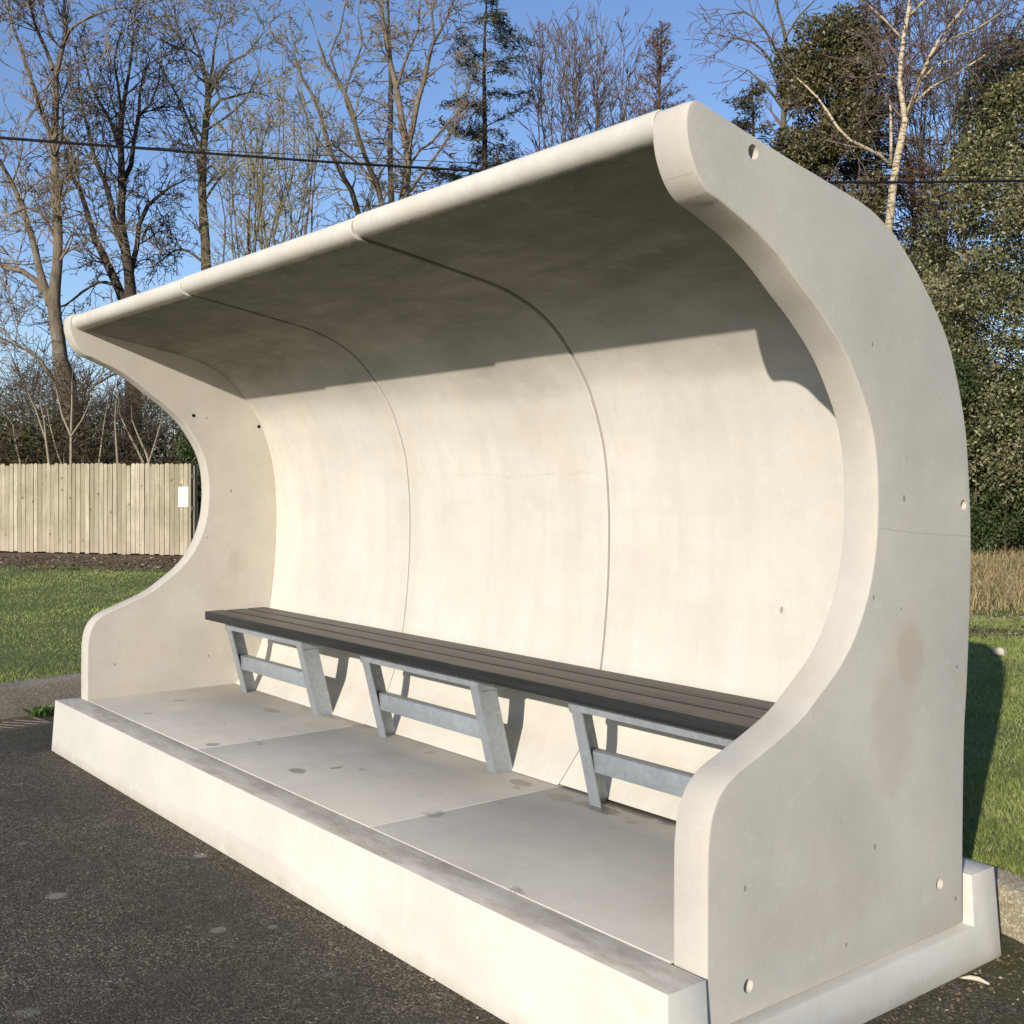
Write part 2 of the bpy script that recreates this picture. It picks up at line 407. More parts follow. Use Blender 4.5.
def kerb_mat(name, a, b, c2):
    m = Mat(name, .9)
    v = m.voro(130); r = m.sep(v['Color'])
    c = m.mix(r[0], a, b)
    c = m.mix(m.math('GREATER_THAN', r[1], .86), c, c2)
    c = m.mix(m.math('MULTIPLY', m.ramp(m.noise(4, 5, .7), .42, .65), .6), c, tuple(np.array(a) * .8))
    m.color(c).bump(v['Distance'], .35, .005); return m.m
M['kerb'] = kerb_mat('kerb_concrete', (.20, .17, .13), (.34, .295, .235), (.42, .37, .30))
M['kerb_pale'] = kerb_mat('kerb_aggregate', (.27, .22, .14), (.47, .40, .28), (.60, .54, .42))
M['iron'] = Mat('cast_iron', .7).color((.13, .105, .085)).m
M['cable'] = Mat('black_cable', .95).color((.006, .006, .006)).m
M['white'] = Mat('white_board', .5).color((.80, .80, .76)).m
def stone_mat():
    m = Mat('pale_stone', .85); m.color(m.mix(m.noise(18, 4), (.46, .38, .26), (.66, .57, .42))).bump(m.noise(40, 4), .4, .01); return m.m
M['stone'] = stone_mat()
M['stick'] = Mat('bleached_stick', .8).color((.52, .47, .36)).m

# ------------------------------------------------------------------ the concrete shelter
L, D = 5.0645, 1.581
XI0, XI1 = .146, 4.934                    # inner faces of the two end panels
front_low = [(.154, -.154), (.154, 0), (.155, .28), (.158, .34), (.164, .385), (.175, .425), (.192, .457), (.218, .487), (.257, .514), (.31, .536), (.37, .5585), (.43, .582),
             (.50, .611), (.56, .641), (.63, .690), (.735, .770), (.813, .860), (.873, .972), (.907, 1.09), (.919, 1.20), (.9195, 1.28), (.912, 1.372), (.890, 1.466),
             (.845, 1.56), (.76, 1.682), (.65, 1.785), (.56, 1.852), (.462, 1.926), (.36, 1.985), (.27, 2.024), (.200, 2.052)]
nose = [(.164, 2.062), (.135, 2.084), (.109, 2.116), (.085, 2.166), (.0745, 2.22), (.079, 2.268), (.098, 2.294), (.128, 2.3015)]
outer = [(.22, 2.279), (.336, 2.252), (.517, 2.212), (.755, 2.164), (.85, 2.143), (.932, 2.114), (1.035, 2.058), (1.143, 1.968), (1.232, 1.876), (1.323, 1.757), (1.382, 1.62), (1.424, 1.477),
         (1.445, 1.31), (1.456, 1.119), (1.451, .919), (1.432, .641), (1.414, .45), (1.404, .062), (1.402, -.154)]
prof = np.vstack([catmull(front_low, .025), catmull(nose, .012), catmull(outer, .03)])
inner = [(1.085, 0.0), (1.148, .069), (1.232, .163), (1.246, .19), (1.289, .307), (1.336, .503), (1.37, .793), (1.381, 1.034), (1.376, 1.236), (1.348, 1.458), (1.282, 1.656), (1.225, 1.76), (1.144, 1.866), (1.059, 1.956),
         (.985, 2.008), (.908, 2.049), (.82, 2.083), (.73, 2.107), (.511, 2.146), (.284, 2.183), (.14, 2.204)]
tube = [(.112, 2.2085), (.092, 2.219), (.079, 2.237), (.0765, 2.258), (.083, 2.278), (.100, 2.292), (.126, 2.296)]
out_sh = [(.22, 2.274), (.336, 2.247), (.517, 2.207), (.755, 2.159), (.85, 2.138), (.93, 2.109), (1.031, 2.053), (1.139, 1.963), (1.228, 1.871), (1.318, 1.753), (1.377, 1.617), (1.419, 1.475),
          (1.440, 1.31), (1.451, 1.119), (1.446, .919), (1.427, .641), (1.409, .45), (1.399, .062), (1.398, 0.0)]
shell_prof = np.vstack([catmull(inner[:3], .03), catmull(inner[3:], .03), catmull(tube, .01), catmull(out_sh, .03)])

shelter = empty('bus_shelter', SHELTER_AT, 'cream precast concrete shelter with a curved overhanging roof, standing on a plinth', 'shelter')
rim = [(0.0, .012), (0.0, .006), (.0025, .0015), (.008, 0.0), (.088, 0.0), (.1130, .0018), (.1165, .0032), (.1188, .0062), (.1195, .0105)]
holes_r = [(.342, 2.207, .021, .055), (1.405, 1.23, .017, .03), (1.261, .007, .020, .03), (.321, -.067, .020, .03)]
for xi, s, holes in ((XI1, 1, holes_r), (XI0, -1, holes_r)):
    P = prof.copy()
    P[:, 1] += .004 * np.clip((P[:, 1] - 1.9) / .3, 0, 1)
    if s < 0:                                # the left panel leans a touch further forward
        fr = np.clip((1.25 - P[:, 0]) / .35, 0, 1)
        P[:, 0] -= fr * (.013 + .024 * np.clip((P[:, 1] - 1.7) / .5, 0, 1)); P[:, 1] += .010 * np.clip((P[:, 1] - 1.9) / .3, 0, 1)
    bm = sweep_profile([(xi + s * t * 1.02, inset_loop(P, i)) for t, i in rim], holes)
    # two small fixing sockets on the inner face
    part('end_panel', bm, M['panel'], shelter, sharp=28)
joints = [(XI0 + .001, 1.755, 0, 0), (1.766, 3.362, .001, .006), (3.376, XI1 - .001, .002, .014)]
segs = []
for x0, x1, dy, dz in joints:
    P = shell_prof + np.array([dy, dz]) * np.array([1, 1])
    P[:, 1] = np.maximum(P[:, 1], -.001)
    e = .003
    bm = sweep_profile([(x0, inset_loop(P, e)), (x0 + e, P), (x1 - e, P), (x1, inset_loop(P, e))])
    for v in bm.verts:                       # follows the left panel's lean at the roof edge
        if v.co.y < .6: k = (1 - v.co.x / 5) * min(1, (.6 - v.co.y) / .4); v.co.y -= .026 * k; v.co.z += .011 * k
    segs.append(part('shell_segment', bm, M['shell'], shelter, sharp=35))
for xa, xb in ((1.750, 1.770), (3.356, 3.384)):
    P = inset_loop(shell_prof, .022); P[:, 1] = np.maximum(P[:, 1], .001)
    part('joint_sealant', sweep_profile([(xa, P), (xb, P)]), M['seal'], shelter)
# small dark fixing sockets cast into the left panel's inner face
for y, z in ((.807, 1.733), (1.256, 1.677)):
    bm = bmesh.new()
    bmesh.ops.create_cone(bm, cap_ends=True, segments=16, radius1=.011, radius2=.011, depth=.012, matrix=Matrix.Translation((XI0 - .004, y, z)) @ Matrix.Rotation(R(90), 4, 'Y'))
    part('fixing_socket', bm, M['cable'], shelter)

def boolean_diff(bm, cutters):
    me = bpy.data.meshes.new('tmp'); bm.to_mesh(me); bm.free()
    o = bpy.data.objects.new('tmp', me); col.objects.link(o)
    cs = []
    for c in cutters:
        cb = bmesh.new(); bm_box(cb, *c)
        cm = bpy.data.meshes.new('tmpc'); cb.to_mesh(cm); cb.free()
        co = bpy.data.objects.new('tmpc', cm); col.objects.link(co); cs.append(co)
        md = o.modifiers.new('b', 'BOOLEAN'); md.operation = 'DIFFERENCE'; md.object = co; md.solver = 'EXACT'
    dg = bpy.context.evaluated_depsgraph_get(); dg.update()
    res = bpy.data.meshes.new_from_object(o.evaluated_get(dg))
    for c in cs + [o]: bpy.data.objects.remove(c)
    out = bmesh.new(); out.from_mesh(res); bpy.data.meshes.remove(res)
    return out
bm = bmesh.new(); bm_box(bm, 0, L, 0, D, -.42, 0)
for v in bm.verts:
    if v.co.z < -.1:
        k = .024
        v.co.x += k if v.co.x > 1 else -k
        v.co.y += k if v.co.y > .5 else -k
bm = boolean_diff(bm, [(4.92, 5.3, .142, 1.44, -.168, .2), (-.3, .16, .142, 1.44, -.168, .2), (.14, 4.94, .143, 1.437, -.006, .2)])
bmesh.ops.dissolve_limit(bm, angle_limit=.001, verts=bm.verts, edges=bm.edges)
es = [e for e in bm.edges if len(e.link_faces) == 2 and e.calc_face_angle() > R(40) and max(v.co.z for v in e.verts) > -.2]
bmesh.ops.bevel(bm, geom=es, offset=.005, segments=2, affect='EDGES', profile=.5, clamp_overlap=True)
part('plinth', bm, M['plinth'], shelter, sharp=30)
for x0, x1 in ((XI0 + .003, 1.759), (1.766, 3.372), (3.380, XI1 - .003)):
    bm = bm_box(bmesh.new(), x0, x1, .147, 1.13, -.004, .0035, .0015)
    part('floor_slab', bm, M['floor'], shelter)

# ------------------------------------------------------------------ the bench
bench = empty('bench', (2.54, .98, .006), 'long bench with dark grey planks on slanted galvanised legs inside the concrete shelter', 'bench')
ZS = .5164
pl = [(.772, .898), (.911, 1.037), (1.050, 1.176)]
for i, (y0, y1) in enumerate(pl):
    x0 = .398 + (.004 if i == 1 else 0)
    bm = bm_box(bmesh.new(), x0, 4.682, y0, y1, ZS - .052, ZS, .006)
    part('seat_plank', bm, M['plank'], bench)
def leg_bm(x, s):
    """slanted channel: web on the outer side, flanges towards the frame's middle (s = +1 / -1)"""
    bm = bmesh.new()
    w, dp, t = .062, .098, .007
    sec = [(0, 0), (w, 0), (w, t), (t, t), (t, dp), (0, dp)]
    def ring(z, y): return [bm.verts.new((x + s * a, y + b, z)) for a, b in sec]
    r0 = ring(.0037, 1.000); r1 = ring(.462, .882)
    n = len(sec)
    for i in range(n): bm.faces.new((r0[i], r0[(i + 1) % n], r1[(i + 1) % n], r1[i]))
    bm.faces.new(r0); bm.faces.new(r1)
    bmesh.ops.triangulate(bm, faces=[f for f in bm.faces if len(f.verts) > 4])
    return bm
def arm_bm(x, s):
    """cantilever arm carrying the planks: deep at the leg, shallow at its tips"""
    bm = bmesh.new()
    pts = [(.892, .4635), (1.165, .4635), (1.165, .436), (1.02, .385), (.905, .385), (.892, .40)]
    a = [bm.verts.new((x, y, z)) for y, z in pts]; b = [bm.verts.new((x - s * .008, y, z)) for y, z in pts]
    for i in range(6): bm.faces.new((a[i], a[(i + 1) % 6], b[(i + 1) % 6], b[i]))
    bm.faces.new(a); bm.faces.new(b)
    return bm
frames = [(.437, 1.412), (2.058, 3.046), (3.668, 4.643)]
for xa, xb in frames:
    part('leg', leg_bm(xa, 1), M['galv'], bench, sharp=20); part('leg', leg_bm(xb, -1), M['galv'], bench, sharp=20)
    part('bracket', arm_bm(xa - .0005, 1), M['galv'], bench, sharp=20); part('bracket', arm_bm(xb + .0005, -1), M['galv'], bench, sharp=20)
    bm = bm_box(bmesh.new(), xa + .0075, xb - .0075, .968, 1.022, .150, .236, .006)
    part('stretcher', bm, M['galv'], bench)
    bm = bm_box(bmesh.new(), xa + .004, xb - .004, .893, .899, .400, .4638)
    bm_box(bm, xa + .004, xb - .004, .899, .942, .458, .4638)
    part('front_rail', bm, M['galv'], bench, sharp=20)
    bm = bm_box(bmesh.new(), xa + .004, xb - .004, 1.10, 1.14, .43, .4638, .003)
    part('rear_rail', bm, M['galv'], bench)

# ------------------------------------------------------------------ ground
def sheet(name, x0, x1, y0, y1, z, mat, nx=1, ny=1):
    xs = np.linspace(x0, x1, nx + 1); ys = np.linspace(y0, y1, ny + 1)
    X, Y = np.meshgrid(xs, ys)
    V = np.stack([X.ravel(), Y.ravel(), np.full(X.size, z)], 1)
    i = np.arange(nx)[None, :] + (nx + 1) * np.arange(ny)[:, None]
    i = i.ravel(); F = np.stack([i, i + 1, i + nx + 2, i + nx + 1], 1)
    o = link_mesh(name, np_mesh(name, V, F), mat); return tag(o, kind='structure')
sheet('ground', -700, 700, -700, 700, -.62, M['earth'])
sheet('tarmac', -90, 90, -90, 30, -.302, M['tarmac'], 6, 6)
kmid = catmull([(-.86, -2.0), (-.96, -1.0), (-1.06, -.3), (-1.16, .27), (-1.24, .70), (-1.22, 1.15), (-1.0, 1.55), (-.5, 1.78), (.4, 1.83), (1.5, 1.84), (3, 1.85), (4.2, 1.86), (4.65, 1.845), (5.04, 1.765), (5.5, 1.54), (6.2, 1.16), (7.0, .72)], .12)
def run(a, b, st): m = int(np.linalg.norm(np.subtract(b, a)) / st); return np.array([np.array(a) + (np.array(b) - a) * k / m for k in range(m + 1)])
kerb = np.vstack([run((3.0, -45), (-.86, -2.0), .5)[:-1], kmid, run((7.0, .72), (47, -21), .5)[1:]])
def kerb_n():
    t = np.gradient(kerb, axis=0); t /= np.linalg.norm(t, axis=1)[:, None]
    n = np.stack([-t[:, 1], t[:, 0]], 1)          # left of the walking direction = lawn side?
    c = np.array([2.5, -.5])
    s = np.sign(((kerb - c) * n).sum(1)); return n * np.sign(np.median(s))
KN = kerb_n()
def bare(x, y):
    """how much soil and leaf litter shows: strip before the fence, strip before the dry grass"""
    d = (np.stack([x, y], -1) - CAM[:2]) @ FW[:2]; r = (np.stack([x, y], -1) - CAM[:2]) @ RT[:2]
    w = .35 * np.sin(x * 1.7) + .25 * np.sin(y * 2.9 + 1)
    a = np.clip((d - 17.6 + w) / 1.4, 0, 1) * (r < 0)
    b = np.clip(1 - np.abs(d - 11.0 + .35 * w + .3 * (r - 4)) / .75, 0, 1) * (r > 1) * .72
    c = np.clip((d - 12.2) / .6, 0, 1) * (r > 0) * .9
    return np.clip(np.maximum(np.maximum(a, b), c), 0, 1)
offs = [0.10, .10, .3, .6, 1, 1.5, 2.2, 3, 4, 5, 6.2, 7.5, 9, 11, 13, 15, 17, 19, 21, 24, 28, 34, 45, 70, 120]
V = []
for k, o_ in enumerate(offs):
    P = kerb + KN * o_
    z = lawn_z(P[:, 0]) + (.012 * np.sin(P[:, 0] * 2.1) * np.cos(P[:, 1] * 1.7) if 1 < k else -.02)
    if k == 0: z = np.full(len(P), -.5)
    V.append(np.stack([P[:, 0], P[:, 1], z], 1))
n = len(kerb); V = np.concatenate(V)
i = np.arange(n - 1)[None, :] + n * np.arange(len(offs) - 1)[:, None]; i = i.ravel()
F = np.stack([i, i + 1, i + n + 1, i + n], 1)
me = np_mesh('lawn', V, F)
at_ = me.attributes.new('bare', 'FLOAT', 'POINT'); at_.data.foreach_set('value', bare(V[:, 0], V[:, 1]).astype(np.float32))
o = link_mesh('lawn', me, M['lawn']); tag(o, kind='structure'); me.shade_smooth()
if me.polygons[0].normal.z < 0 and me.polygons[len(i) // 2].normal.z < 0: me.flip_normals()

kd = kerb
def lawn_side(x, y):
    """signed distance to the kerb line, positive on the lawn"""
    P = np.stack([x, y], -1)
    out = np.empty(len(P))
    for s in range(0, len(P), 20000):
        q = P[s:s + 20000]
        d = ((q[:, None, :] - kd[None]) ** 2).sum(-1); j = d.argmin(1)
        out[s:s + 20000] = ((q - kd[j]) * KN[j]).sum(1)
    return out

def blades(n, dmin, dmax, umin, umax, h0, h1, w, seed, power=1.0, dens=None):
    r = np.random.default_rng(seed)
    d = dmin + (dmax - dmin) * r.random(n) ** power
    u = umin + (umax - umin) * r.random(n)
    p = CAM[None, :2] + d[:, None] * (FW[None, :2] + RT[None, :2] * ((u - 512) / FPX)[:, None])
    keep = lawn_side(p[:, 0], p[:, 1]) > .13
    keep &= ~((p[:, 0] > -.1) & (p[:, 0] < 5.2) & (p[:, 1] > -.1) & (p[:, 1] < 1.7))
    keep &= r.random(n) > bare(p[:, 0], p[:, 1]) * (1.35 if dens is None else dens)
    p = p[keep]; d = d[keep]; m = len(p)
    pat = .5 + .28 * np.sin(p[:, 0] * 3.1 + 2 * np.sin(p[:, 1] * 1.9)) * np.sin(p[:, 1] * 3.7 + 1.3 * np.sin(p[:, 0] * 2.3))
    h = (h0 + (h1 - h0) * r.random(m)) * (.65 + .6 * pat)
    a = r.random(m) * 6.283; ln = h * (.25 + .75 * r.random(m))
    tip = np.stack([np.cos(a) * ln, np.sin(a) * ln, h], 1)
    b = r.random(m) * 6.283; ww = w * (.7 + .6 * r.random(m)) * (.6 + d / 10)
    sx = np.stack([np.cos(b) * ww, np.sin(b) * ww, 0 * ww], 1)
    z0 = lawn_z(p[:, 0]) - .012
    base = np.stack([p[:, 0], p[:, 1], z0], 1)
    V = np.stack([base - sx, base + sx, base + tip], 1).reshape(-1, 3)
    return V, np.arange(3 * m).reshape(-1, 3)
ch = [blades(150000, 3.8, 12, 840, 1250, .022, .05, .0020, 1, 1.3), blades(150000, 7.3, 21, -160, 420, .018, .042, .0020, 2, 1.2), blades(45000, 5, 20, 300, 900, .03, .06, .004, 3)]
V, F = join_np(ch)
tag(link_mesh('grass', np_mesh('grass', V, F), M['grass']), 'short mown green grass of the lawn around the shelter', 'grass', kind='stuff')
# dry grass: tall pale stems with bent tips
def dry(n, dmin, dmax, umin, umax, seed):
    r = np.random.default_rng(seed)
    d = dmin + (dmax - dmin) * r.random(n); u = umin + (umax - umin) * r.random(n)
    cl = .5 + .5 * np.sin(d * 2.3 + u * .021) * np.sin(u * .045 + d)
    k = r.random(n) < .35 + .65 * cl; d, u, cl = d[k], u[k], cl[k]; n = len(d)
    p = CAM[None, :2] + d[:, None] * (FW[None, :2] + RT[None, :2] * ((u - 512) / FPX)[:, None])
    h = (.08 + .26 * r.random(n) ** 1.6) * (.45 + .75 * cl) * np.clip((d - dmin - .5 * r.random(n)) / 1.4 + .15, .12, 1); a = r.random(n) * 6.283
    base = np.stack([p[:, 0], p[:, 1], lawn_z(p[:, 0]) - .01], 1)
    lean = np.stack([np.cos(a), np.sin(a), 0 * a], 1) * (h * (.1 + .5 * r.random(n)))[:, None]
    mid = base + lean * .45 + np.stack([0 * h, 0 * h, h * .62], 1)
    tip = base + lean * 1.5 + np.stack([0 * h, 0 * h, h * (.75 + .3 * r.random(n))], 1)
    b = r.random(n) * 6.283; sx = np.stack([np.cos(b), np.sin(b), 0 * b], 1) * .006
    V = np.stack([base - sx, base + sx, mid + sx * .8, mid - sx * .8, tip + sx * .2, tip - sx * .2], 1).reshape(-1, 3)
    j = 6 * np.arange(n)
    return V, np.concatenate([np.stack([j, j + 1, j + 2, j + 3], 1), np.stack([j + 3, j + 2, j + 4, j + 5], 1)])
V, F = dry(30000, 11.9, 20.5, 780, 1200, 5)
tag(link_mesh('dry_grass', np_mesh('dry_grass', V, F), M['drygrass']), 'long straw coloured dead grass in front of the evergreen hedge', 'dry grass', kind='stuff')

# fallen leaves and bits
def litter(n, pts, size, seed):
    r = np.random.default_rng(seed)
    p = pts(r, n); n = len(p)
    s = size * (.4 + 1.1 * r.random(n)); a = r.random(n) * 6.283; t = (r.random((n, 2)) - .5) * .9
    ex = np.stack([np.cos(a), np.sin(a), t[:, 0]], 1) * s[:, None]; ey = np.stack([-np.sin(a), np.cos(a), t[:, 1]], 1) * (s * (.3 + .4 * r.random(n)))[:, None]
    up = np.array([0, 0, 1]) * (s * .25)[:, None]
    V = np.stack([p - ex, p - ey - up * .4, p + ex, p + ey + up], 1).reshape(-1, 3) + np.array([0, 0, 1]) * (np.repeat(s, 4) * .35)[:, None]
    return V, np.arange(4 * n).reshape(-1, 4)
def at_corner(r, n):
    x = 5.10 + .55 * r.random(n) ** 1.7; y = .85 + 1.0 * r.random(n) ** .7
    k = y < 1.70 - .5 * (x - 5.1); return np.stack([x, y, np.full(n, -.301)], 1)[k]
def at_front(r, n):
    x = -.2 + 5 * r.random(n); return np.stack([x, -.03 - .10 * r.random(n) ** 2, np.full(n, -.301)], 1)
def at_side(r, n):
    y = .1 + 1.5 * r.random(n); return np.stack([5.095 + .05 * r.random(n) ** 2, y, np.full(n, -.301)], 1)
def at_gully(r, n):
    y = -.6 + 1.5 * r.random(n); return np.stack([-1.0 - .12 * y + .35 * r.random(n) ** 2, y, np.full(n, -.301)], 1)
def at_fence(r, n):
    d = 17.6 + 3.9 * r.random(n); u = -100 + 420 * r.random(n)
    p = CAM[None, :2] + d[:, None] * (FW[None, :2] + RT[None, :2] * ((u - 512) / FPX)[:, None])
    return np.stack([p[:, 0], p[:, 1], lawn_z(p[:, 0])], 1)
def at_soil(r, n):
    d = 10.3 + 1.7 * r.random(n); u = 900 + 260 * r.random(n)
    p = CAM[None, :2] + d[:, None] * (FW[None, :2] + RT[None, :2] * ((u - 512) / FPX)[:, None])
    return np.stack([p[:, 0], p[:, 1], lawn_z(p[:, 0])], 1)
V, F = join_np([litter(900, at_corner, .0065, 1), litter(18, at_corner, .010, 11), litter(90, at_side, .008, 8), litter(260, at_front, .006, 2), litter(90, at_gully, .010, 3), litter(5000, at_fence, .024, 4), litter(1500, at_soil, .022, 6)])
tag(link_mesh('leaf_litter', np_mesh('leaf_litter', V, F), M['litter']), 'brown fallen leaves and plant bits on the ground', 'leaf litter', kind='stuff')

# ------------------------------------------------------------------ kerb stones, grate, stone, stick, weed
def stretch(a, b, h_top, wid, zb, mat, label):
    """one kerb stone from arc position a to b along the kerb line"""
    s = np.concatenate([[0], np.cumsum(np.linalg.norm(np.diff(kerb, axis=0), axis=1))])
    q = np.linspace(a, b, 9); bm = bmesh.new(); rings = []
    cen = np.array([np.interp(.5 * (a + b), s, kerb[:, k]) for k in (0, 1)])
    for t in q:
        p = np.array([np.interp(t, s, kerb[:, k]) for k in (0, 1)]); nn = np.array([np.interp(t, s, KN[:, k]) for k in (0, 1)]); nn /= np.linalg.norm(nn)
        zt = h_top(p[0]); e = random.uniform(-.003, .003)
        sec = [(0 + e, zb), (.006 + e, zt - .03), (.014 + e, zt - .010), (.03, zt), (wid - .012, zt), (wid, zt - .012), (wid, zb)]
        rings.append([bm.verts.new((p[0] + nn[0] * w_, p[1] + nn[1] * w_, z)) for w_, z in sec])
    for r0, r1 in zip(rings, rings[1:]):
        for k in range(7): bm.faces.new((r0[k], r0[(k + 1) % 7], r1[(k + 1) % 7], r1[k]))
    bm.faces.new(rings[0]); bm.faces.new(rings[-1])
    return tag(part('kerb_stone', bm, mat, None, (cen[0], cen[1], zb), 40), label, 'kerb', 'kerb stones along the lawn edge')
sarc = np.concatenate([[0], np.cumsum(np.linalg.norm(np.diff(kerb, axis=0), axis=1))])
def arc_of(x, y): return sarc[((kerb - np.array([x, y])) ** 2).sum(1).argmin()]
a0 = arc_of(-1.115, .0)
zt = lambda x: lawn_z(x) + .006
stretch(a0 - .915, a0 - .006, zt, .14, -.42, M['kerb'], 'grey kerb stone at the left edge behind the iron drain grate')
stretch(a0 + .006, a0 + .915, zt, .14, -.42, M['kerb'], 'grey kerb stone between the drain grate joint and the left end of the shelter')
b0 = arc_of(4.9, 1.80)
stretch(b0 - .35, b0 + .62, lambda x: lawn_z(x) + .004, .15, -.42, M['kerb_pale'], 'pale pebbly kerb stone touching the back right corner of the plinth')

grate = empty('drain_grate', (-.95, -.02, -.302), 'rusty slotted iron drain grate in the tarmac below the kerb', 'drain grate')
gm = Matrix.Translation((-.93, -.05, -.296)) @ Matrix.Rotation(R(98), 4, 'Z')
bm = bmesh.new()
for y in (-.17, .15): bm_box(bm, -.26, .26, y, y + .022, -.03, .004)
for x in (-.26, .24): bm_box(bm, x, x + .022, -.148, .15, -.03, .0035)
bm.transform(gm); part('frame', bm, M['iron'], grate)
bm = bmesh.new()
for k in range(6):
    b2 = bmesh.new(); bm_box(b2, -.016, .016, -.175, .175, -.028, .001)
    b2.transform(Matrix.Translation((-.20 + .08 * k, .0, 0)) @ Matrix.Rotation(R(24), 4, 'Z'))
    tmp = bpy.data.meshes.new('t'); b2.to_mesh(tmp); b2.free(); bm.from_mesh(tmp); bpy.data.meshes.remove(tmp)
bm.transform(gm @ Matrix.Diagonal((1, .82, 1, 1))); part('bars', bm, M['iron'], grate)
bm = bm_box(bmesh.new(), -.25, .25, -.16, .16, -.034, -.024); bm.transform(gm); part('dark_well', bm, M['cable'], grate)

def lumpy(name, c, size, mat, label, cat, seed):
    r = random.Random(seed); bm = bmesh.new(); bmesh.ops.create_icosphere(bm, subdivisions=3, radius=1)
    ph = [r.uniform(0, 6) for _ in range(6)]
    for v in bm.verts:
        p = v.co.normalized(); k = 1 + .13 * math.sin(3 * p.x + ph[0]) + .12 * math.sin(4 * p.y + ph[1]) + .09 * math.sin(5 * p.z + ph[2] + 2 * p.x)
        v.co = Vector((p.x * size[0] * k, p.y * size[1] * k, max(p.z, -.45) * size[2] * k)) + Vector(c)
    return tag(part(name, bm, mat, None, c, 60), label, cat)
p = at(1000, 653, 9.45); lumpy('stone', (p[0], p[1], lawn_z(p[0]) + .02), (.052, .06, .036), M['stone'], 'single pale stone lying on the lawn at the tip of the shelter shadow', 'stone', 3)
def polytube(bm, pts, rad, sides=8):
    rings = []
    pts = [Vector(p) for p in pts]
    for k, p in enumerate(pts):
        t = (pts[min(k + 1, len(pts) - 1)] - pts[max(k - 1, 0)]).normalized()
        a = t.cross(Vector((0, 0, 1)) if abs(t.z) < .9 else Vector((1, 0, 0))).normalized(); b = t.cross(a)
        rings.append([bm.verts.new(p + (a * math.cos(2 * math.pi * j / sides) + b * math.sin(2 * math.pi * j / sides)) * rad[k]) for j in range(sides)])
    for r0, r1 in zip(rings, rings[1:]):
        for j in range(sides): bm.faces.new((r0[j], r0[(j + 1) % sides], r1[(j + 1) % sides], r1[j]))
    bm.faces.new(rings[0]); bm.faces.new(rings[-1])
bm = bmesh.new()
polytube(bm, [(5.105, 1.31, -.292), (5.125, 1.325, -.288), (5.15, 1.333, -.287), (5.185, 1.335, -.292)], [.003, .0075, .008, .004])
tag(part('stick', bm, M['stick'], None, (5.14, 1.33, -.30), 60), 'short pale stick lying on the mossy tarmac by the back right corner of the plinth', 'stick')
bm = bmesh.new()
r = random.Random(5)
wc = Vector((-1.10, .24, -.30))
for k in range(70):
    a = r.uniform(0, 6.28); ln = r.uniform(.03, .085); b = Vector((r.uniform(-.03, .05), r.uniform(-.08, .08), 0)) + wc
    t = b + Vector((math.cos(a) * ln * .8, math.sin(a) * ln * .8, ln * .9)); s = Vector((-math.sin(a), math.cos(a), 0)) * .008; m_ = (b + t) * .5 + Vector((0, 0, .012))
    v = [bm.verts.new(q) for q in (b, m_ - s, t, m_ + s)]; bm.faces.new(v)
tag(part('weed', bm, M['weed'], None, wc, 60), 'small green weed growing at the foot of the kerb by the drain grate', 'weed')

# ------------------------------------------------------------------ fence with notice
FA, FB = np.array([-16.95, 3.83]), np.array([-13.26, 6.42])
fd = (FB - FA) / np.linalg.norm(FB - FA); fn = np.array([fd[1], -fd[0]])       # towards the camera
if fn @ (CAM[:2] - FA) < 0: fn = -fn
FL = 11.0; F0 = FB - fd * FL
ZB, ZT = -.02, 1.685
fence = empty('wooden_fence', (*(FB - fd * 3), ZB), 'weathered close boarded timber fence at the far side of the lawn', 'fence')
def fp(s, w, z): q = F0 + fd * s + fn * w; return (q[0], q[1], z)
r = random.Random(21); bm = bmesh.new(); s = 0.0
while s < FL - .06:
    w = min(r.uniform(.088, .112), FL - s); dz = r.uniform(-.009, .009); off = r.uniform(0, .008) + .012; tilt = r.uniform(-.006, .006)
    if r.random() < .06: dz -= .03
    g = r.uniform(.006, .014); za, zb = ZB + r.uniform(-.015, .015), ZT + dz + .01 * math.sin(s)
    sh = -.085 * ((FL - s) < .1)
    out = [(s, za), (s + w - g, za), (s + w - g + tilt, zb - .022), (s + (w - g) * .72 + tilt, zb), (s + (w - g) * .28 + tilt, zb + .001), (s + tilt, zb - .022)]
    f = [bm.verts.new(fp(a, off + .018, z)) for a, z in out]; k = [bm.verts.new(fp(a, off, z)) for a, z in out]
    for j in range(6): bm.faces.new((f[j], f[(j + 1) % 6], k[(j + 1) % 6], k[j]))
    bm.faces.new(f); bm.faces.new(k); s += w
part('boards', bm, M['fence'], fence, sharp=20)
for z in (.2, .8, 1.4):
    bm = bmesh.new(); q = [fp(0, -.035, z), fp(FL, -.035, z), fp(FL, .010, z), fp(0, .010, z)]
    lo = [bm.verts.new(v) for v in q]; hi = [bm.verts.new((v[0], v[1], v[2] + .085)) for v in q]
    for j in range(4): bm.faces.new((lo[j], lo[(j + 1) % 4], hi[(j + 1) % 4], hi[j]))
    bm.faces.new(lo); bm.faces.new(hi); part('rail', bm, M['fence'], fence)
for s in (FL - .08, FL - 2.6, FL - 5.2, FL - 7.8, FL - 10.4):
    bm = bmesh.new(); q = [fp(s, -.14, ZB - .2), fp(s + .10, -.14, ZB - .2), fp(s + .10, -.036, ZB - .2), fp(s, -.036, ZB - .2)]
    lo = [bm.verts.new(v) for v in q]; hi = [bm.verts.new((v[0], v[1], ZT - .05)) for v in q]
    for j in range(4): bm.faces.new((lo[j], lo[(j + 1) % 4], hi[(j + 1) % 4], hi[j]))
    bm.faces.new(lo); bm.faces.new(hi); part('post', bm, M['fence'], fence)
nb = bmesh.new()
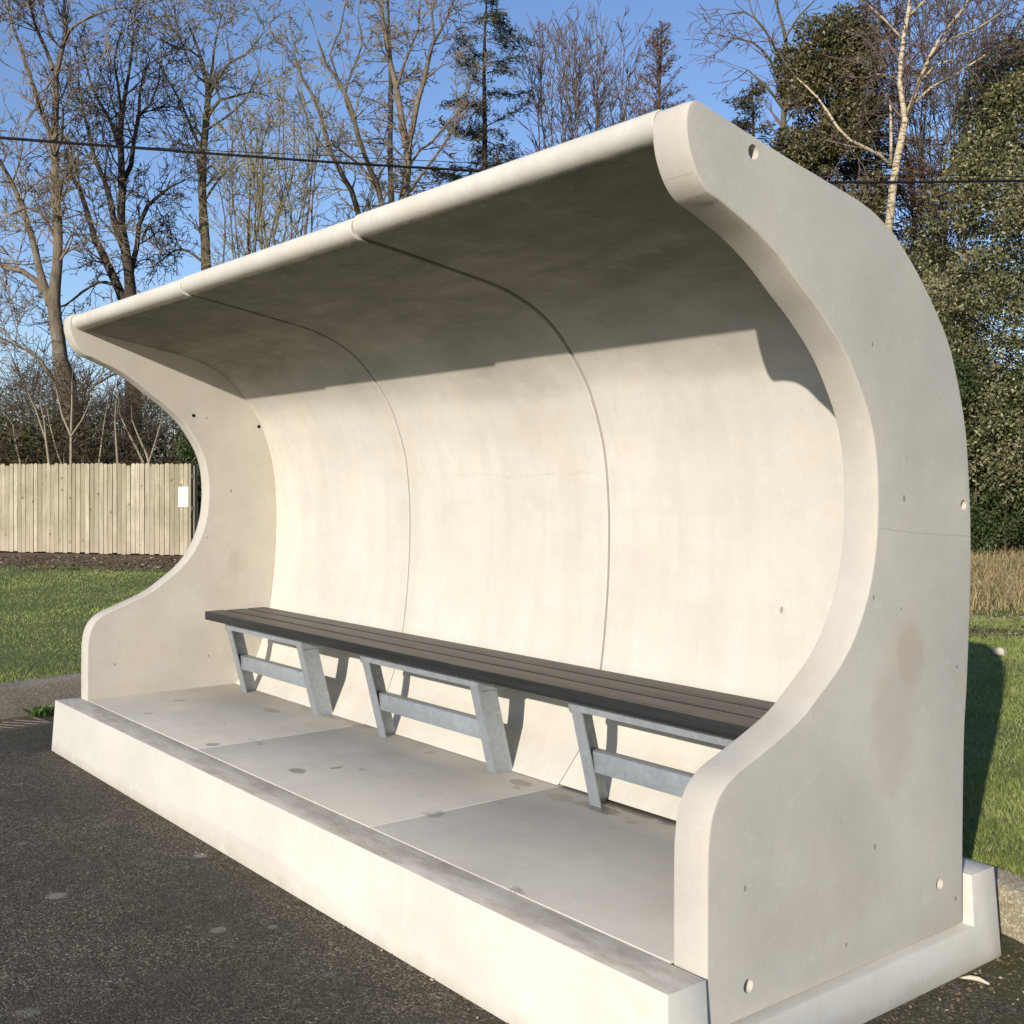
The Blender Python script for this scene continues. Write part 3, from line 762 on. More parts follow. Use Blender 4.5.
q = [(FL - .265, .87), (FL - .055, .87), (FL - .055, 1.245), (FL - .265, 1.245)]
f = [nb.verts.new(fp(a, .052, z)) for a, z in q]; k = [nb.verts.new(fp(a, .042, z)) for a, z in q]
for j in range(4): nb.faces.new((f[j], f[(j + 1) % 4], k[(j + 1) % 4], k[j]))
nb.faces.new(f); nb.faces.new(k)
tag(part('notice_board', nb, M['white'], None, fp(FL - .16, .05, .87), 20), 'small blank white notice fixed near the right end of the wooden fence', 'notice')

# ------------------------------------------------------------------ overhead line
for dv, rad, lab in ((0, .021, 'thick black overhead cable crossing the sky above the shelter roof'), (-7, .006, 'thin wire running just above the thick black overhead cable')):
    pts = []
    for u, v in [(-900, 66), (-400, 106), (0, 138 + dv * .2), (150, 149 + dv * .2), (300, 160 + dv * .8), (400, 166.5 + dv), (470, 170.5 + dv * 1.1), (600, 177 + dv), (700, 180.5 + dv), (860, 182.5 + dv), (930, 182 + dv), (1200, 176), (1700, 150)]:
        pts.append(at(u, v, 18.5))
    c = catmull(pts, 1.0); bm = bmesh.new(); polytube(bm, [Vector(q) for q in c], [rad] * len(c), 6)
    tag(part('overhead_cable', bm, M['cable'], None, c[0], 60), lab, 'cable')

# ------------------------------------------------------------------ trees
def tubes(segs, sides=3):
    """segs: (n,8) p0 p1 r0 r1 -> separate tapered prisms"""
    S = np.asarray(segs, float); p0, p1, r0, r1 = S[:, :3], S[:, 3:6], S[:, 6], S[:, 7]
    t = p1 - p0; t /= np.linalg.norm(t, axis=1)[:, None] + 1e-9
    ref = np.where(np.abs(t[:, 2:3]) < .9, np.array([[0, 0, 1.]]), np.array([[1., 0, 0]]))
    a = np.cross(t, ref); a /= np.linalg.norm(a, axis=1)[:, None] + 1e-9; b = np.cross(t, a)
    V = np.empty((len(S), 2 * sides, 3))
    for k in range(sides):
        w = a * math.cos(2 * math.pi * k / sides) + b * math.sin(2 * math.pi * k / sides)
        V[:, k] = p0 + w * r0[:, None]; V[:, sides + k] = p1 + w * r1[:, None]
    base = 2 * sides * np.arange(len(S))[:, None]
    F = np.concatenate([base + np.array([[k, (k + 1) % sides, sides + (k + 1) % sides, sides + k]]) for k in range(sides)])
    return V.reshape(-1, 3), F

class Tree:
    def __init__(s, seed): s.r = np.random.default_rng(seed); s.twigs = []; s.limbs = []
    def rnd(s): return s.r.normal(size=3)
    def grow(s, p, d, length, rad, level, P):
        r = s.r; n = max(3, int(length / P['step'])); n = min(n, 14)
        st = length / n; p = np.array(p, float); d = d / np.linalg.norm(d)
        r0 = rad
        for k in range(n):
            t = (k + 1) / n
            d = d + P['jit'] * s.rnd() + np.array([0, 0, P['up'] if level < P['max'] else P['tipup']])
            d /= np.linalg.norm(d)
            q = p + d * st; r1 = max(P['rmin'], rad * (1 - .75 * t))
            s.twigs.append((*p, *q, r0, r1))
            if level < P['max'] and t > P.get('clear', .15):
                for _ in range(r.poisson(P['kids'])):
                    s.child(q, d, length * (1 - .45 * t), r1, level, P)
            p, r0 = q, r1
        if level < P['max']: s.child(p, d, length * .6, r0, level, P, .5)
    def child(s, q, d, length, r1, level, P, sp=1.0):
        a = s.rnd(); a -= d * (a @ d); a /= np.linalg.norm(a) + 1e-9
        ang = R(s.r.uniform(*P['ang'])) * sp
        cd = d * math.cos(ang) + a * math.sin(ang)
        s.grow(q, cd, length * s.r.uniform(.38, .75), max(P['rmin'], r1 * .62), level + 1, P)
    def limb(s, pts, P, jd=1.0, kids=True, level=0, lenf=1.0, start=.25, n_kids=None):
        """pts: [(x,y,z,r)...] hand-placed limb; grows branches from it"""
        A = catmull(np.array(pts), .45); s.limbs.append(A)
        if not kids: return
        L_ = np.linalg.norm(np.diff(A[:, :3], axis=0), axis=1).sum(); m = len(A)
        for k in range(1, m):
            if k / m < start: continue
            d = A[k, :3] - A[k - 1, :3]; d /= np.linalg.norm(d)
            for _ in range(s.r.poisson(P['kids0'] if n_kids is None else n_kids)):
                s.child(A[k, :3], d, min(P['len0'] * lenf, .4 + L_ * .8) * s.r.uniform(.6, 1.3), min(A[k, 3] * .8, .05), level, P)
        s.child(A[-1, :3], A[-1, :3] - A[-2, :3], P['len0'] * lenf, A[-1, 3], level, P, .3)
    def limb_mesh(s):
        out = []
        for A in s.limbs:
            sides = 10 if A[0, 3] > .06 else 6; P, r = A[:, :3], A[:, 3]
            t = np.gradient(P, axis=0); t /= np.linalg.norm(t, axis=1)[:, None] + 1e-9
            ref = np.array([.31, .95, .05]); a = np.cross(t, ref); a /= np.linalg.norm(a, axis=1)[:, None] + 1e-9; b = np.cross(t, a)
            V = []
            for k in range(sides):
                c = 2 * math.pi * k / sides; wob = 1 + .07 * s.r.normal(size=len(P))
                V.append(P + (a * math.cos(c) + b * math.sin(c)) * (r * wob)[:, None])
            V = np.stack(V, 1).reshape(-1, 3); m = len(P)
            i = (sides * np.arange(m - 1)[:, None] + np.arange(sides)[None]).ravel(); j = (sides * np.arange(m - 1)[:, None] + (np.arange(sides)[None] + 1) % sides).ravel()
            out.append((V, np.stack([i, j, j + sides, i + sides], 1)))
        return join_np(out)
    def finish(s, name, root, label, cat, bark_m, twig_m, group=None, leaves=None, leaf_m=None):
        e = empty(name, root, label, cat, group); print(name, len(s.twigs), len(s.limbs))
        V, F = s.limb_mesh(); o = link_mesh('trunk', np_mesh('trunk', V, F), bark_m, e); o.data.shade_smooth()
        if s.twigs:
            V, F = tubes(s.twigs); link_mesh('branches' if leaves is not None else 'crown', np_mesh('branches', V, F), twig_m, e)
        if leaves is not None: link_mesh('crown', np_mesh('crown', *leaves), leaf_m, e)
        return e

GZ = -.10
BASE = dict(step=.26, jit=.18, up=.05, tipup=.03, max=3, kids=1.3, kids0=1.9, len0=2.1, rmin=.0085, ang=(28, 62), clear=.1)
def par(**k): q = dict(BASE); q.update(k); return q
RS = 1.0
def px(d, pts, seed=0, wander=.5):
    """image polyline with radii -> limb points around depth d, wandering in depth"""
    r = np.random.default_rng(seed + 1); dd = 0; out = []
    for k, (u, v, rad) in enumerate(pts):
        if k: dd += r.normal() * wander * .4
        out.append((*at(u, v, d + dd), rad * RS))
    return out
GROUP = 'bare trees behind the fence'

# tall tan ash at the left edge
RS = .66
t = Tree(1); d = 27; P = par(len0=2.4, kids0=1.6)
t.limb(px(d, [(75, 545, .40), (73, 470, .31), (70, 410, .29), (66, 378, .33), (61, 360, .26), (57, 335, .235), (54, 300, .22), (57, 265, .17), (58, 230, .165), (55, 190, .15), (55, 160, .14), (54, 140, .125), (56, 105, .11), (55, 78, .10), (62, 50, .08), (66, 28, .065), (64, 0, .055), (70, -40, .04), (74, -80, .03)], 1, .25), P, start=.45)
for k, pts in enumerate([[(51, 305, .17), (42, 280, .14), (35, 250, .12), (30, 232, .11), (22, 205, .10), (12, 183, .085), (2, 165, .07), (-12, 140, .05)],
            [(48, 298, .12), (38, 283, .11), (22, 271, .10), (4, 265, .09), (-25, 258, .07), (-50, 240, .05)],
            [(54, 142, .10), (45, 120, .085), (36, 95, .075), (27, 70, .06), (20, 45, .055), (12, 25, .045), (4, 0, .035), (0, -30, .03)],
            [(53, 70, .08), (46, 50, .07), (38, 32, .055), (30, 5, .045), (26, -30, .03)], [(63, 48, .06), (70, 30, .05), (88, 18, .045), (108, 10, .035), (120, 8, .02)],
            [(57, 185, .07), (64, 178, .06), (72, 165, .05), (76, 158, .04)], [(57, 225, .06), (66, 208, .05), (80, 212, .04), (96, 225, .03)], [(54, 160, .07), (62, 135, .06), (63, 110, .045)],
            [(56, 240, .07), (40, 212, .05), (25, 208, .04), (10, 215, .03)], [(64, 400, .07), (40, 360, .055), (15, 345, .045), (-15, 330, .03)], [(70, 420, .06), (95, 385, .05), (125, 370, .035)]]):
    t.limb(px(d, pts, 10 + k, 1.0), P, start=.2)
t.finish('ash_tree', at(75, 545, d) * np.array([1, 1, 0]) + np.array([0, 0, GZ]), 'tall bare tree with a thick tan trunk, beside the left tip of the shelter roof', 'tree', M['bark_tan'], M['twig_tan'], GROUP)

# dark twin-stemmed tree
RS = .64
t = Tree(2); d = 30; P = par(len0=2.1, kids0=1.7, jit=.24)
t.limb(px(d, [(133, 548, .42), (133, 420, .33), (131, 320, .27), (129, 275, .21), (125, 245, .19), (121, 225, .17), (122, 190, .15), (121, 150, .13), (121, 120, .11), (125, 95, .08), (130, 65, .06), (133, 40, .045)], 2, .25), P, start=.5)
for k, pts in enumerate([[(124, 250, .14), (115, 225, .13), (110, 200, .12), (104, 180, .10), (95, 160, .085), (88, 130, .06), (82, 105, .045), (78, 75, .035)],
            [(130, 320, .20), (119, 290, .18), (108, 265, .17), (95, 238, .14), (88, 215, .11), (80, 190, .09), (72, 175, .07), (66, 150, .05)],
            [(130, 275, .13), (137, 245, .11), (139, 225, .10), (148, 205, .085), (160, 195, .06), (172, 186, .04), (185, 180, .03)],
            [(122, 185, .11), (131, 165, .10), (134, 140, .08), (139, 115, .07), (140, 90, .055), (148, 65, .04)], [(119, 150, .08), (110, 120, .07), (98, 100, .06), (90, 80, .05), (84, 55, .035)],
            [(122, 120, .07), (118, 85, .06), (114, 60, .045), (120, 35, .03)], [(115, 285, .08), (98, 282, .07), (82, 292, .055), (66, 305, .04), (50, 310, .03)], [(142, 240, .06), (150, 225, .05), (156, 240, .04)],
            [(139, 115, .06), (150, 105, .05), (158, 85, .04), (160, 60, .03)]]):
    t.limb(px(d, pts, 30 + k, 1.0), P, start=.2)
t.finish('ash_tree', at(133, 548, d) * np.array([1, 1, 0]) + np.array([0, 0, GZ]), 'dark bare tree forking into two crooked black limbs, second from the left', 'tree', M['bark_dark'], M['twig_dark'], GROUP)

# straight trunk with a spreading head
RS = .60
t = Tree(3); d = 31; P = par(len0=2.0, kids0=2.1, up=.04)
t.limb(px(d, [(208, 550, .30), (207, 400, .26), (206, 262, .22), (204, 225, .20), (202, 190, .18), (203, 155, .16), (206, 125, .15), (208, 100, .14), (208, 88, .12), (204, 70, .09), (199, 52, .07), (193, 35, .05), (187, 22, .04)], 3, .2), P, start=.52)
for k, pts in enumerate([[(208, 92, .09), (212, 70, .07), (214, 50, .055), (218, 30, .04), (222, 14, .03)], [(209, 95, .09), (218, 78, .075), (230, 62, .06), (245, 55, .045), (262, 35, .03)],
            [(202, 152, .08), (193, 132, .07), (185, 112, .06), (175, 92, .05), (165, 75, .04), (158, 62, .03)], [(207, 118, .08), (220, 100, .07), (235, 96, .05), (252, 92, .04), (268, 96, .03)],
            [(206, 130, .06), (225, 118, .05), (245, 100, .04), (258, 75, .03)], [(203, 170, .06), (192, 150, .05), (180, 142, .04), (168, 150, .03)], [(205, 200, .06), (218, 180, .05), (232, 165, .04)],
            [(203, 60, .06), (190, 50, .05), (175, 48, .04), (162, 40, .03)], [(207, 265, .07), (190, 252, .06), (175, 250, .05), (160, 262, .04)], [(208, 85, .06), (196, 75, .05), (186, 55, .04), (180, 35, .03)]]):
    t.limb(px(d, pts, 50 + k, 1.0), P, start=.2)
t.finish('ash_tree', at(208, 550, d) * np.array([1, 1, 0]) + np.array([0, 0, GZ]), 'bare tree with one straight mossy trunk and a rounded twiggy head', 'tree', M['bark_grey'], M['twig_grey'], GROUP)

# olive multi-stemmed thicket trees (left middle)
def multistem(seed, u, d, vtop, spread, nst, P, name, label, bark_m, twig_m, r0=.06, leaves=None, leaf_m=None, group=GROUP):
    t = Tree(seed); rr = np.random.default_rng(seed + 100)
    b = at(u, 545, d); b[2] = GZ
    for k in range(nst):
        e = (k + .5) / nst * 2 - 1 + rr.normal() * .12
        ut, vt = u + e * spread, vtop + abs(e) ** 1.7 * 45 + rr.normal() * 10
        top = at(ut, vt, d + rr.normal() * .9)
        base = b + np.array([rr.normal() * .25, rr.normal() * .25, 0]); rk = r0 * rr.uniform(.6, 1.1)
        pts = []
        for q in np.linspace(0, 1, 8):
            p = base + (top - base) * np.array([q ** 1.5, q ** 1.5, q]) + rr.normal(size=3) * .12 * np.array([1, 1, .3]) * (q > 0)
            pts.append((*p, max(.012, rk * (1 - .82 * q))))
        t.limb(pts, P, start=.35)
    return t.finish(name, b, label, 'tree', bark_m, twig_m, group, leaves, leaf_m)
PO = par(len0=1.2, kids0=2.4, max=2, step=.2, up=.06, tipup=.04, jit=.19, kids=.9, ang=(24, 62))
multistem(4, 244, 28, 128, 34, 9, PO, 'alder_tree', 'low olive brown thicket of many stems just right of the straight mossy trunk', M['bark_grey'], M['twig_olive'], .06)
multistem(5, 287, 26, 110, 38, 11, PO, 'alder_tree', 'broad olive twiggy tree of many upright stems under the black cable', M['bark_grey'], M['twig_olive'], .065)

# pale forked tree in the middle
RS = .68
t = Tree(6); d = 28; P = par(len0=1.8, kids0=1.5, jit=.15)
t.limb(px(d, [(404, 550, .24), (404, 300, .19), (403, 205, .17), (406, 180, .155), (408, 150, .14), (403, 130, .12), (400, 108, .11), (396, 85, .10), (390, 62, .085), (386, 40, .075), (383, 18, .065), (380, -10, .05), (378, -50, .035)], 5, .25), P, start=.5)
for k, pts in enumerate([[(407, 150, .12), (413, 125, .11), (418, 100, .10), (424, 80, .09), (428, 62, .08), (432, 45, .065), (442, 28, .05), (452, 5, .04), (456, -25, .03)], [(428, 60, .05), (434, 40, .045), (432, 15, .04), (436, -20, .03)],
            [(397, 88, .06), (402, 70, .05), (410, 50, .045), (418, 30, .035), (420, 0, .03)], [(408, 168, .06), (420, 150, .05), (432, 142, .045), (446, 125, .04), (462, 108, .03)],
            [(403, 200, .06), (425, 170, .055), (440, 150, .05), (456, 125, .04), (470, 105, .03), (480, 85, .025)]]):
    t.limb(px(d, pts, 70 + k, 1.0), P, start=.2)
t.finish('sycamore_tree', at(404, 550, d) * np.array([1, 1, 0]) + np.array([0, 0, GZ]), 'pale bare tree dividing into a tall V above the middle of the roof', 'tree', M['bark_tan'], M['twig_tan'], GROUP)
# arching stems left of it
t = Tree(7); d = 29; P = par(len0=1.6, kids0=1.6, jit=.16)
for k, pts in enumerate([[(372, 550, .16), (370, 330, .12), (358, 212, .10), (345, 180, .09), (332, 155, .08), (322, 120, .065), (314, 98, .055), (302, 78, .045), (295, 55, .03)],
            [(372, 545, .15), (385, 330, .12), (382, 205, .10), (370, 170, .09), (358, 135, .08), (350, 105, .07), (338, 80, .06), (326, 65, .045), (318, 40, .03)],
            [(358, 130, .05), (345, 100, .045), (352, 70, .04), (362, 45, .03), (358, 18, .025)], [(332, 155, .05), (318, 140, .045), (306, 115, .04), (298, 92, .03)], [(378, 190, .06), (360, 165, .05), (340, 150, .045), (322, 138, .03)],
            [(338, 80, .045), (330, 55, .04), (340, 30, .03), (345, 5, .025)]]):
    t.limb(px(d, pts, 90 + k, 1.0), P, start=.25)
t.finish('sycamore_tree', at(372, 550, d) * np.array([1, 1, 0]) + np.array([0, 0, GZ]), 'slender bare tree with stems arching to the left over the roof joint', 'tree', M['bark_grey'], M['twig_grey'], GROUP)

# conifers -----------------------------------------------------------
def sprays(P0, D0, n_each, size, seed, droop=.3, flat=.35):
    """thin leaf-sized faces scattered around branch points"""
    r = np.random.default_rng(seed); m = len(P0) * n_each
    p = np.repeat(P0, n_each, 0) + r.normal(size=(m, 3)) * size * np.array([1.1, 1.1, .8])
    a = np.repeat(D0, n_each, 0) + r.normal(size=(m, 3)) * .6; a[:, 2] -= droop; a /= np.linalg.norm(a, axis=1)[:, None]
    b = np.cross(a, r.normal(size=(m, 3))); b /= np.linalg.norm(b, axis=1)[:, None] + 1e-9
    s = (size * (.5 + r.random(m)))[:, None]
    V = np.stack([p - a * s, p + b * s * flat, p + a * s, p - b * s * flat], 1).reshape(-1, 3)
    return V, np.arange(4 * m).reshape(-1, 4)
def conifer(seed, u, d, vtop, half, name, label, dens=1.0, leaf_m=None, bark_m=None, twig_m=None, start=.12, droop=.12, n_each=7, size=.10, gaps=.25, irregular=.3, pw=.55):
    t = Tree(seed); r = np.random.default_rng(seed + 5)
    top = at(u, vtop, d); b = np.array([top[0], top[1], GZ]); H = top[2] - GZ; W = half / FPX * d
    t.limb([(b[0] + r.normal() * .05, b[1] + r.normal() * .05, GZ + H * q, .02 + .16 * (1 - q)) for q in np.linspace(0, 1, 9)], BASE, kids=False)
    Pp, Dd = [], []; z = start
    while z < .985:
        for k in range(r.integers(3, 6)):
            if r.random() < gaps: continue
            a = r.random() * 6.283; ln = W * (1.02 - z) ** pw * r.uniform(1 - irregular, 1 + irregular * .6)
            p = b + np.array([0, 0, H * (z + r.normal() * .006)]); dv = np.array([math.cos(a), math.sin(a), .12 - droop]); n = max(3, int(ln / .22))
            q0 = p.copy(); rr = .012 + .02 * (1 - z)
            for j in range(n):
                dv = dv + r.normal(size=3) * .10 + np.array([0, 0, -.02 + .05 * (j > n * .6)]); dv /= np.linalg.norm(dv)
                q1 = q0 + dv * ln / n; t.twigs.append((*q0, *q1, rr * (1 - .8 * j / n) + .004, rr * (1 - .8 * (j + 1) / n) + .004))
                side = np.cross(dv, [0, 0, 1.])
                for sd in (-1, 1):
                    w = q1 + side * sd * ln * .22 * r.random() + np.array([0, 0, -.05 * r.random()])
                    t.twigs.append((*q1, *w, .006, .004))
                    if j > 0: Pp.append(w); Dd.append(dv + side * sd * .7)
                if j > 0: Pp.append(q1); Dd.append(dv)
                q0 = q1
        z += r.uniform(.014, .028) / dens
    lv = sprays(np.array(Pp), np.array(Dd), n_each, size, seed, .25, .16)
    return t.finish(name, b, label, 'tree', bark_m or M['bark_dark'], twig_m or M['twig_brown'], 'conifers among the bare trees', lv, leaf_m or M['needle'])
conifer(21, 389, 33, -70, 95, 'larch_tree', 'thin feathery larch standing behind the pale V shaped tree', dens=.8, n_each=3, size=.075, gaps=.35, leaf_m=M['larch'])
conifer(22, 487, 31, -14, 118, 'spruce_tree', 'ragged dark green conifer above the middle of the shelter roof', dens=1.1, n_each=17, size=.075, gaps=.28, irregular=.6)
conifer(23, 752, 33, 76, 78, 'spruce_tree', 'short dark conifer between the roof peak and the ivy covered tree', dens=1.5, n_each=10, size=.10, gaps=.15)
conifer(24, 880, 29, -50, 112, 'larch_tree', 'tall brown leafless larch directly behind the white birch', dens=1.5, n_each=8, size=.085, gaps=.15, leaf_m=M['larch'])

# hazy fans of twigs
PF = par(len0=1.5, kids0=2.0, max=2, step=.22, up=.09, tipup=.07, jit=.15, kids=1.0, ang=(20, 52), rmin=.0095)
multistem(8, 556, 32, 40, 36, 8, PF, 'alder_tree', 'grey fan of fine upright twigs right of the ragged dark conifer', M['bark_grey'], M['twig_purple'], .05)
multistem(9, 592, 34, 48, 40, 9, PF, 'alder_tree', 'purplish fan of fine bare twigs left of the reddish tree', M['bark_grey'], M['twig_purple'], .05)
multistem(10, 628, 36, 105, 32, 7, PF, 'alder_tree', 'low haze of purple twigs close above the roof edge, left of the peak', M['bark_grey'], M['twig_purple'], .04)
conifer(25, 658, 32, 30, 92, 'beech_tree', 'reddish brown twiggy tree rising over the front peak of the roof', dens=2.4, n_each=5, size=.06, gaps=.15, leaf_m=M['larch'], twig_m=M['twig_red'], droop=-.75)

RS = .8
multistem(13, 940, 31, 0, 66, 18, PF, 'alder_tree', 'brown twiggy thicket between the white birch and the big conical evergreen', M['bark_grey'], M['twig_brown'], .05)
# weeping birch twigs right of the peak
t = Tree(11); d = 30; PW = par(len0=1.8, kids0=2.0, up=-.03, tipup=-.11, jit=.12, kids=.8, max=2, step=.24, ang=(25, 60))
t.limb(px(d, [(788, 550, .16), (786, 300, .12), (783, 150, .10), (785, 90, .08), (786, 40, .06), (778, 10, .04), (772, -30, .03)], 3, .2), PW, start=.6)
for k, pts in enumerate([[(785, 95, .05), (770, 60, .045), (752, 42, .035), (735, 38, .03), (722, 50, .02)], [(785, 70, .04), (765, 30, .035), (745, 12, .03), (728, 14, .02)], [(784, 110, .05), (765, 85, .04), (748, 70, .03), (738, 78, .02)], [(784, 40, .04), (800, 15, .03), (815, 0, .02)]]):
    t.limb(px(d, pts, 120 + k, 1.0), PW, start=.2)
t.finish('birch_tree', at(788, 550, d) * np.array([1, 1, 0]) + np.array([0, 0, GZ]), 'weeping purple twigged birch left of the ivy covered tree', 'tree', M['bark_grey'], M['twig_purple'], GROUP)

# white birch
RS = .68
t = Tree(12); d = 22; PB = par(len0=2.0, kids0=1.5, up=.03, tipup=-.05, jit=.14, kids=1.1, max=3, step=.24, ang=(22, 55), rmin=.0072)
t.limb(px(d, [(878, 550, .17), (882, 380, .15), (886, 260, .125), (890, 220, .115), (893, 190, .11), (897, 160, .10), (902, 135, .095), (905, 120, .09), (903, 105, .075), (900, 85, .07), (901, 60, .065), (904, 35, .06), (909, 8, .05), (914, -25, .04), (918, -70, .03)], 7, .12), PB, start=.66, n_kids=2.4)
t.limb(px(d, [(906, 118, .075), (912, 102, .065), (920, 80, .06), (928, 60, .055), (938, 42, .05), (950, 25, .045), (964, 8, .04), (978, -12, .03), (990, -40, .02)], 8, .5), PB, start=.25, n_kids=2.6)
t.limb(px(d, [(890, 165, .05), (880, 155, .048), (866, 148, .045), (850, 140, .043), (838, 128, .04), (828, 112, .036), (818, 98, .03), (808, 88, .024), (797, 78, .016)], 9, .5), PB, start=.6, n_kids=.35, lenf=.6)
for k, pts in enumerate([[(891, 162, .05), (891, 140, .045), (891, 118, .04), (890, 100, .03)], [(886, 155, .03), (870, 150, .028), (850, 146, .02), (825, 140, .014)], [(912, 105, .04), (930, 88, .035), (955, 75, .03), (985, 55, .02)],
            [(900, 82, .035), (888, 75, .03), (875, 74, .02)], [(928, 62, .04), (945, 40, .035), (975, 30, .03), (1005, 10, .02)], [(903, 40, .035), (885, 20, .03), (868, 5, .025), (850, -8, .02)],
            [(905, 20, .035), (925, 0, .03), (940, -30, .02)], [(918, 85, .03), (935, 65, .025), (950, 60, .02), (968, 62, .015)]]):
    t.limb(px(d, pts, 140 + k, .9), PB, start=.25, n_kids=1.8)
t.finish('birch_tree', at(878, 550, d) * np.array([1, 1, 0]) + np.array([0, 0, GZ]), 'white barked birch with a forked trunk between the two evergreen trees', 'tree', M['birch'], M['twig_purple'], GROUP)

# evergreen crowns from many leaf-sized faces ------------------------
def leaf_cloud(lobes, n, size, seed, flat=.5, shell=.55):
    """lobes: (center, radii); leaves sit in the outer part of each lobe in ragged clumps"""
    r = np.random.default_rng(seed); C_ = np.array([l[0] for l in lobes]); Rr = np.array([l[1] for l in lobes])
    area = (Rr.prod(1)) ** (2 / 3); k = r.choice(len(lobes), n, p=area / area.sum())
    v = r.normal(size=(n, 3)); v /= np.linalg.norm(v, axis=1)[:, None]
    f = shell + (1 - shell) * r.random(n) ** .6
    # clumping: pull leaves towards random spray centres on the lobe
    nc = 60; cd = r.normal(size=(len(lobes), nc, 3)); cd /= np.linalg.norm(cd, axis=2)[:, :, None]
    c = cd[k, r.integers(0, nc, n)]
    v = v * .42 + c * .85; v /= np.linalg.norm(v, axis=1)[:, None]
    f *= 1 + .13 * np.sin(c[:, 0] * 17 + k) * np.sin(c[:, 2] * 13 + 2 * k)
    p = C_[k] + v * Rr[k] * f[:, None]
    a = v * .6 + r.normal(size=(n, 3)) * .75; a /= np.linalg.norm(a, axis=1)[:, None]
    b = np.cross(a, r.normal(size=(n, 3))); b /= np.linalg.norm(b, axis=1)[:, None] + 1e-9
    s = (size * (.55 + .8 * r.random(n)))[:, None]; nrm = np.cross(a, b)
    V = np.stack([p - a * s, p + b * s * flat + nrm * s * .15, p + a * s, p - b * s * flat + nrm * s * .15], 1).reshape(-1, 3)
    return V, np.arange(4 * n).reshape(-1, 4)
def lobes_cone(u, d, vtop, vbot, half_fn, nl, seed, lr=(.5, .95)):
    r = np.random.default_rng(seed); out = []
    for k in range(nl):
        q = r.random() ** .8; v = vbot + (vtop - vbot) * q
        W = half_fn(v) / FPX * d; a = r.random() * 6.283; rad = r.uniform(*lr) * (1 - .4 * q)
        rr = max(0, W - rad * .8) * (.35 + .65 * r.random() ** .4)
        c = at(u, v, d); c = c + RT * math.cos(a) * rr + FW * math.sin(a) * rr
        out.append((c, np.array([rad, rad, rad * r.uniform(.8, 1.25)])))
    return out
def evergreen(name, u, d, vtop, vbot, half_fn, nl, nleaf, size, seed, label, leaf_m, lr=(.5, .95), cat='tree', trunk=True, group='evergreens beside the shelter'):
    t = Tree(seed); top = at(u, vtop, d); b = np.array([top[0], top[1], GZ]); H = top[2] - GZ
    lob = lobes_cone(u, d, vtop, vbot, half_fn, nl, seed, lr)
    t.limb([(b[0] + .1 * math.sin(5 * q), b[1] + .1 * math.cos(4 * q), GZ + H * .93 * q, .03 + .20 * (1 - q)) for q in np.linspace(0, 1, 8)], BASE, kids=False)
    for c, rad in lob[::2]:
        z0 = max(GZ + .3, c[2] - .8); s0 = np.array([b[0], b[1], z0])
        for j in range(3):
            m_ = s0 + (c - s0) * .55 + t.rnd() * .15; e_ = c + t.rnd() * rad * .5
            t.twigs += [(*s0, *m_, .03, .018), (*m_, *e_, .018, .006)]
    lv = leaf_cloud(lob, nleaf, size, seed)
    return t.finish(name, b, label, cat, M['bark_dark'], M['twig_brown'], group, lv, leaf_m)
hol = lambda v: np.interp(v, [-60, 20, 45, 82, 104, 154, 206, 260, 560], [8, 62, 95, 110, 118, 138, 172, 190, 205])
evergreen('holly_tree', 1082, 23, -30, 520, hol, 330, 300000, .039, 31, 'big pale green evergreen with a conical crown filling the right edge', M['holly'], (.45, .9))
ivf = lambda v: np.interp(v, [20, 45, 80, 140, 260, 560], [26, 50, 58, 64, 70, 60])
evergreen('ivy_covered_tree', 828, 26, 30, 520, ivf, 190, 150000, .044, 32, 'columnar ivy covered tree behind the curved top of the right end panel', M['ivy'], (.4, .75))
hgf = lambda v: np.interp(v, [360, 400, 560], [70, 105, 112])
# clipped-looking dark hedge below the evergreens
lob = []
r = np.random.default_rng(44)
for k in range(150):
    u = r.uniform(905, 1260); dd = r.uniform(21.3, 22.6); v = r.uniform(372, 560); c = at(u, v, dd); rad = r.uniform(.35, .6)
    lob.append((c, np.array([rad, rad, rad])))
e = empty('evergreen_hedge', (*at(1060, 545, 22)[:2], GZ), 'dark glossy hedge at ground level behind the dry grass', 'hedge')
V, F = leaf_cloud(lob, 110000, .036, 45); link_mesh('foliage', np_mesh('foliage', V, F), M['hedge'], e)
V, F = tubes([(*(c * np.array([1, 1, 0]) + np.array([0, 0, GZ])), *c, .03, .012) for c, _ in lob[::2]], 5); link_mesh('stems', np_mesh('stems', V, F), M['twig_brown'], e)

# ------------------------------------------------------------------ brambles, brush and saplings behind the fence
def brush(n, dmin, dmax, umin, umax, zmax, seed, rad=.006):
    r = np.random.default_rng(seed); S = []
    for k in range(n):
        d = r.uniform(dmin, dmax); u = r.uniform(umin, umax); p = at(u, 545, d); 
        z = r.random() ** 1.2 * zmax * (.75 + .35 * math.sin(u * .03) * math.sin(u * .011 + 2)); p[2] = GZ + z
        dv = r.normal(size=3) * np.array([1, 1, .8]) + np.array([0, 0, .55]); dv /= np.linalg.norm(dv); ln = r.uniform(.35, 1.1)
        for j in range(4):
            q = p + dv * ln / 4; S.append((*p, *q, rad * (1.3 - .25 * j), rad * (1.05 - .25 * j))); p = q
            dv = dv + r.normal(size=3) * .28 + np.array([0, 0, -.06]); dv /= np.linalg.norm(dv)
    return S
S = brush(21000, 23.6, 30, -140, 330, 4.3, 51) + brush(6000, 26, 34, 250, 1000, 3.6, 52)
V, F = tubes(S)
o = link_mesh('brushwood', np_mesh('brushwood', V, F), M['twig_brown']); tag(o, 'tangled brown brushwood and brambles behind the fence', 'brushwood', kind='stuff')
lob = []
r = np.random.default_rng(61)
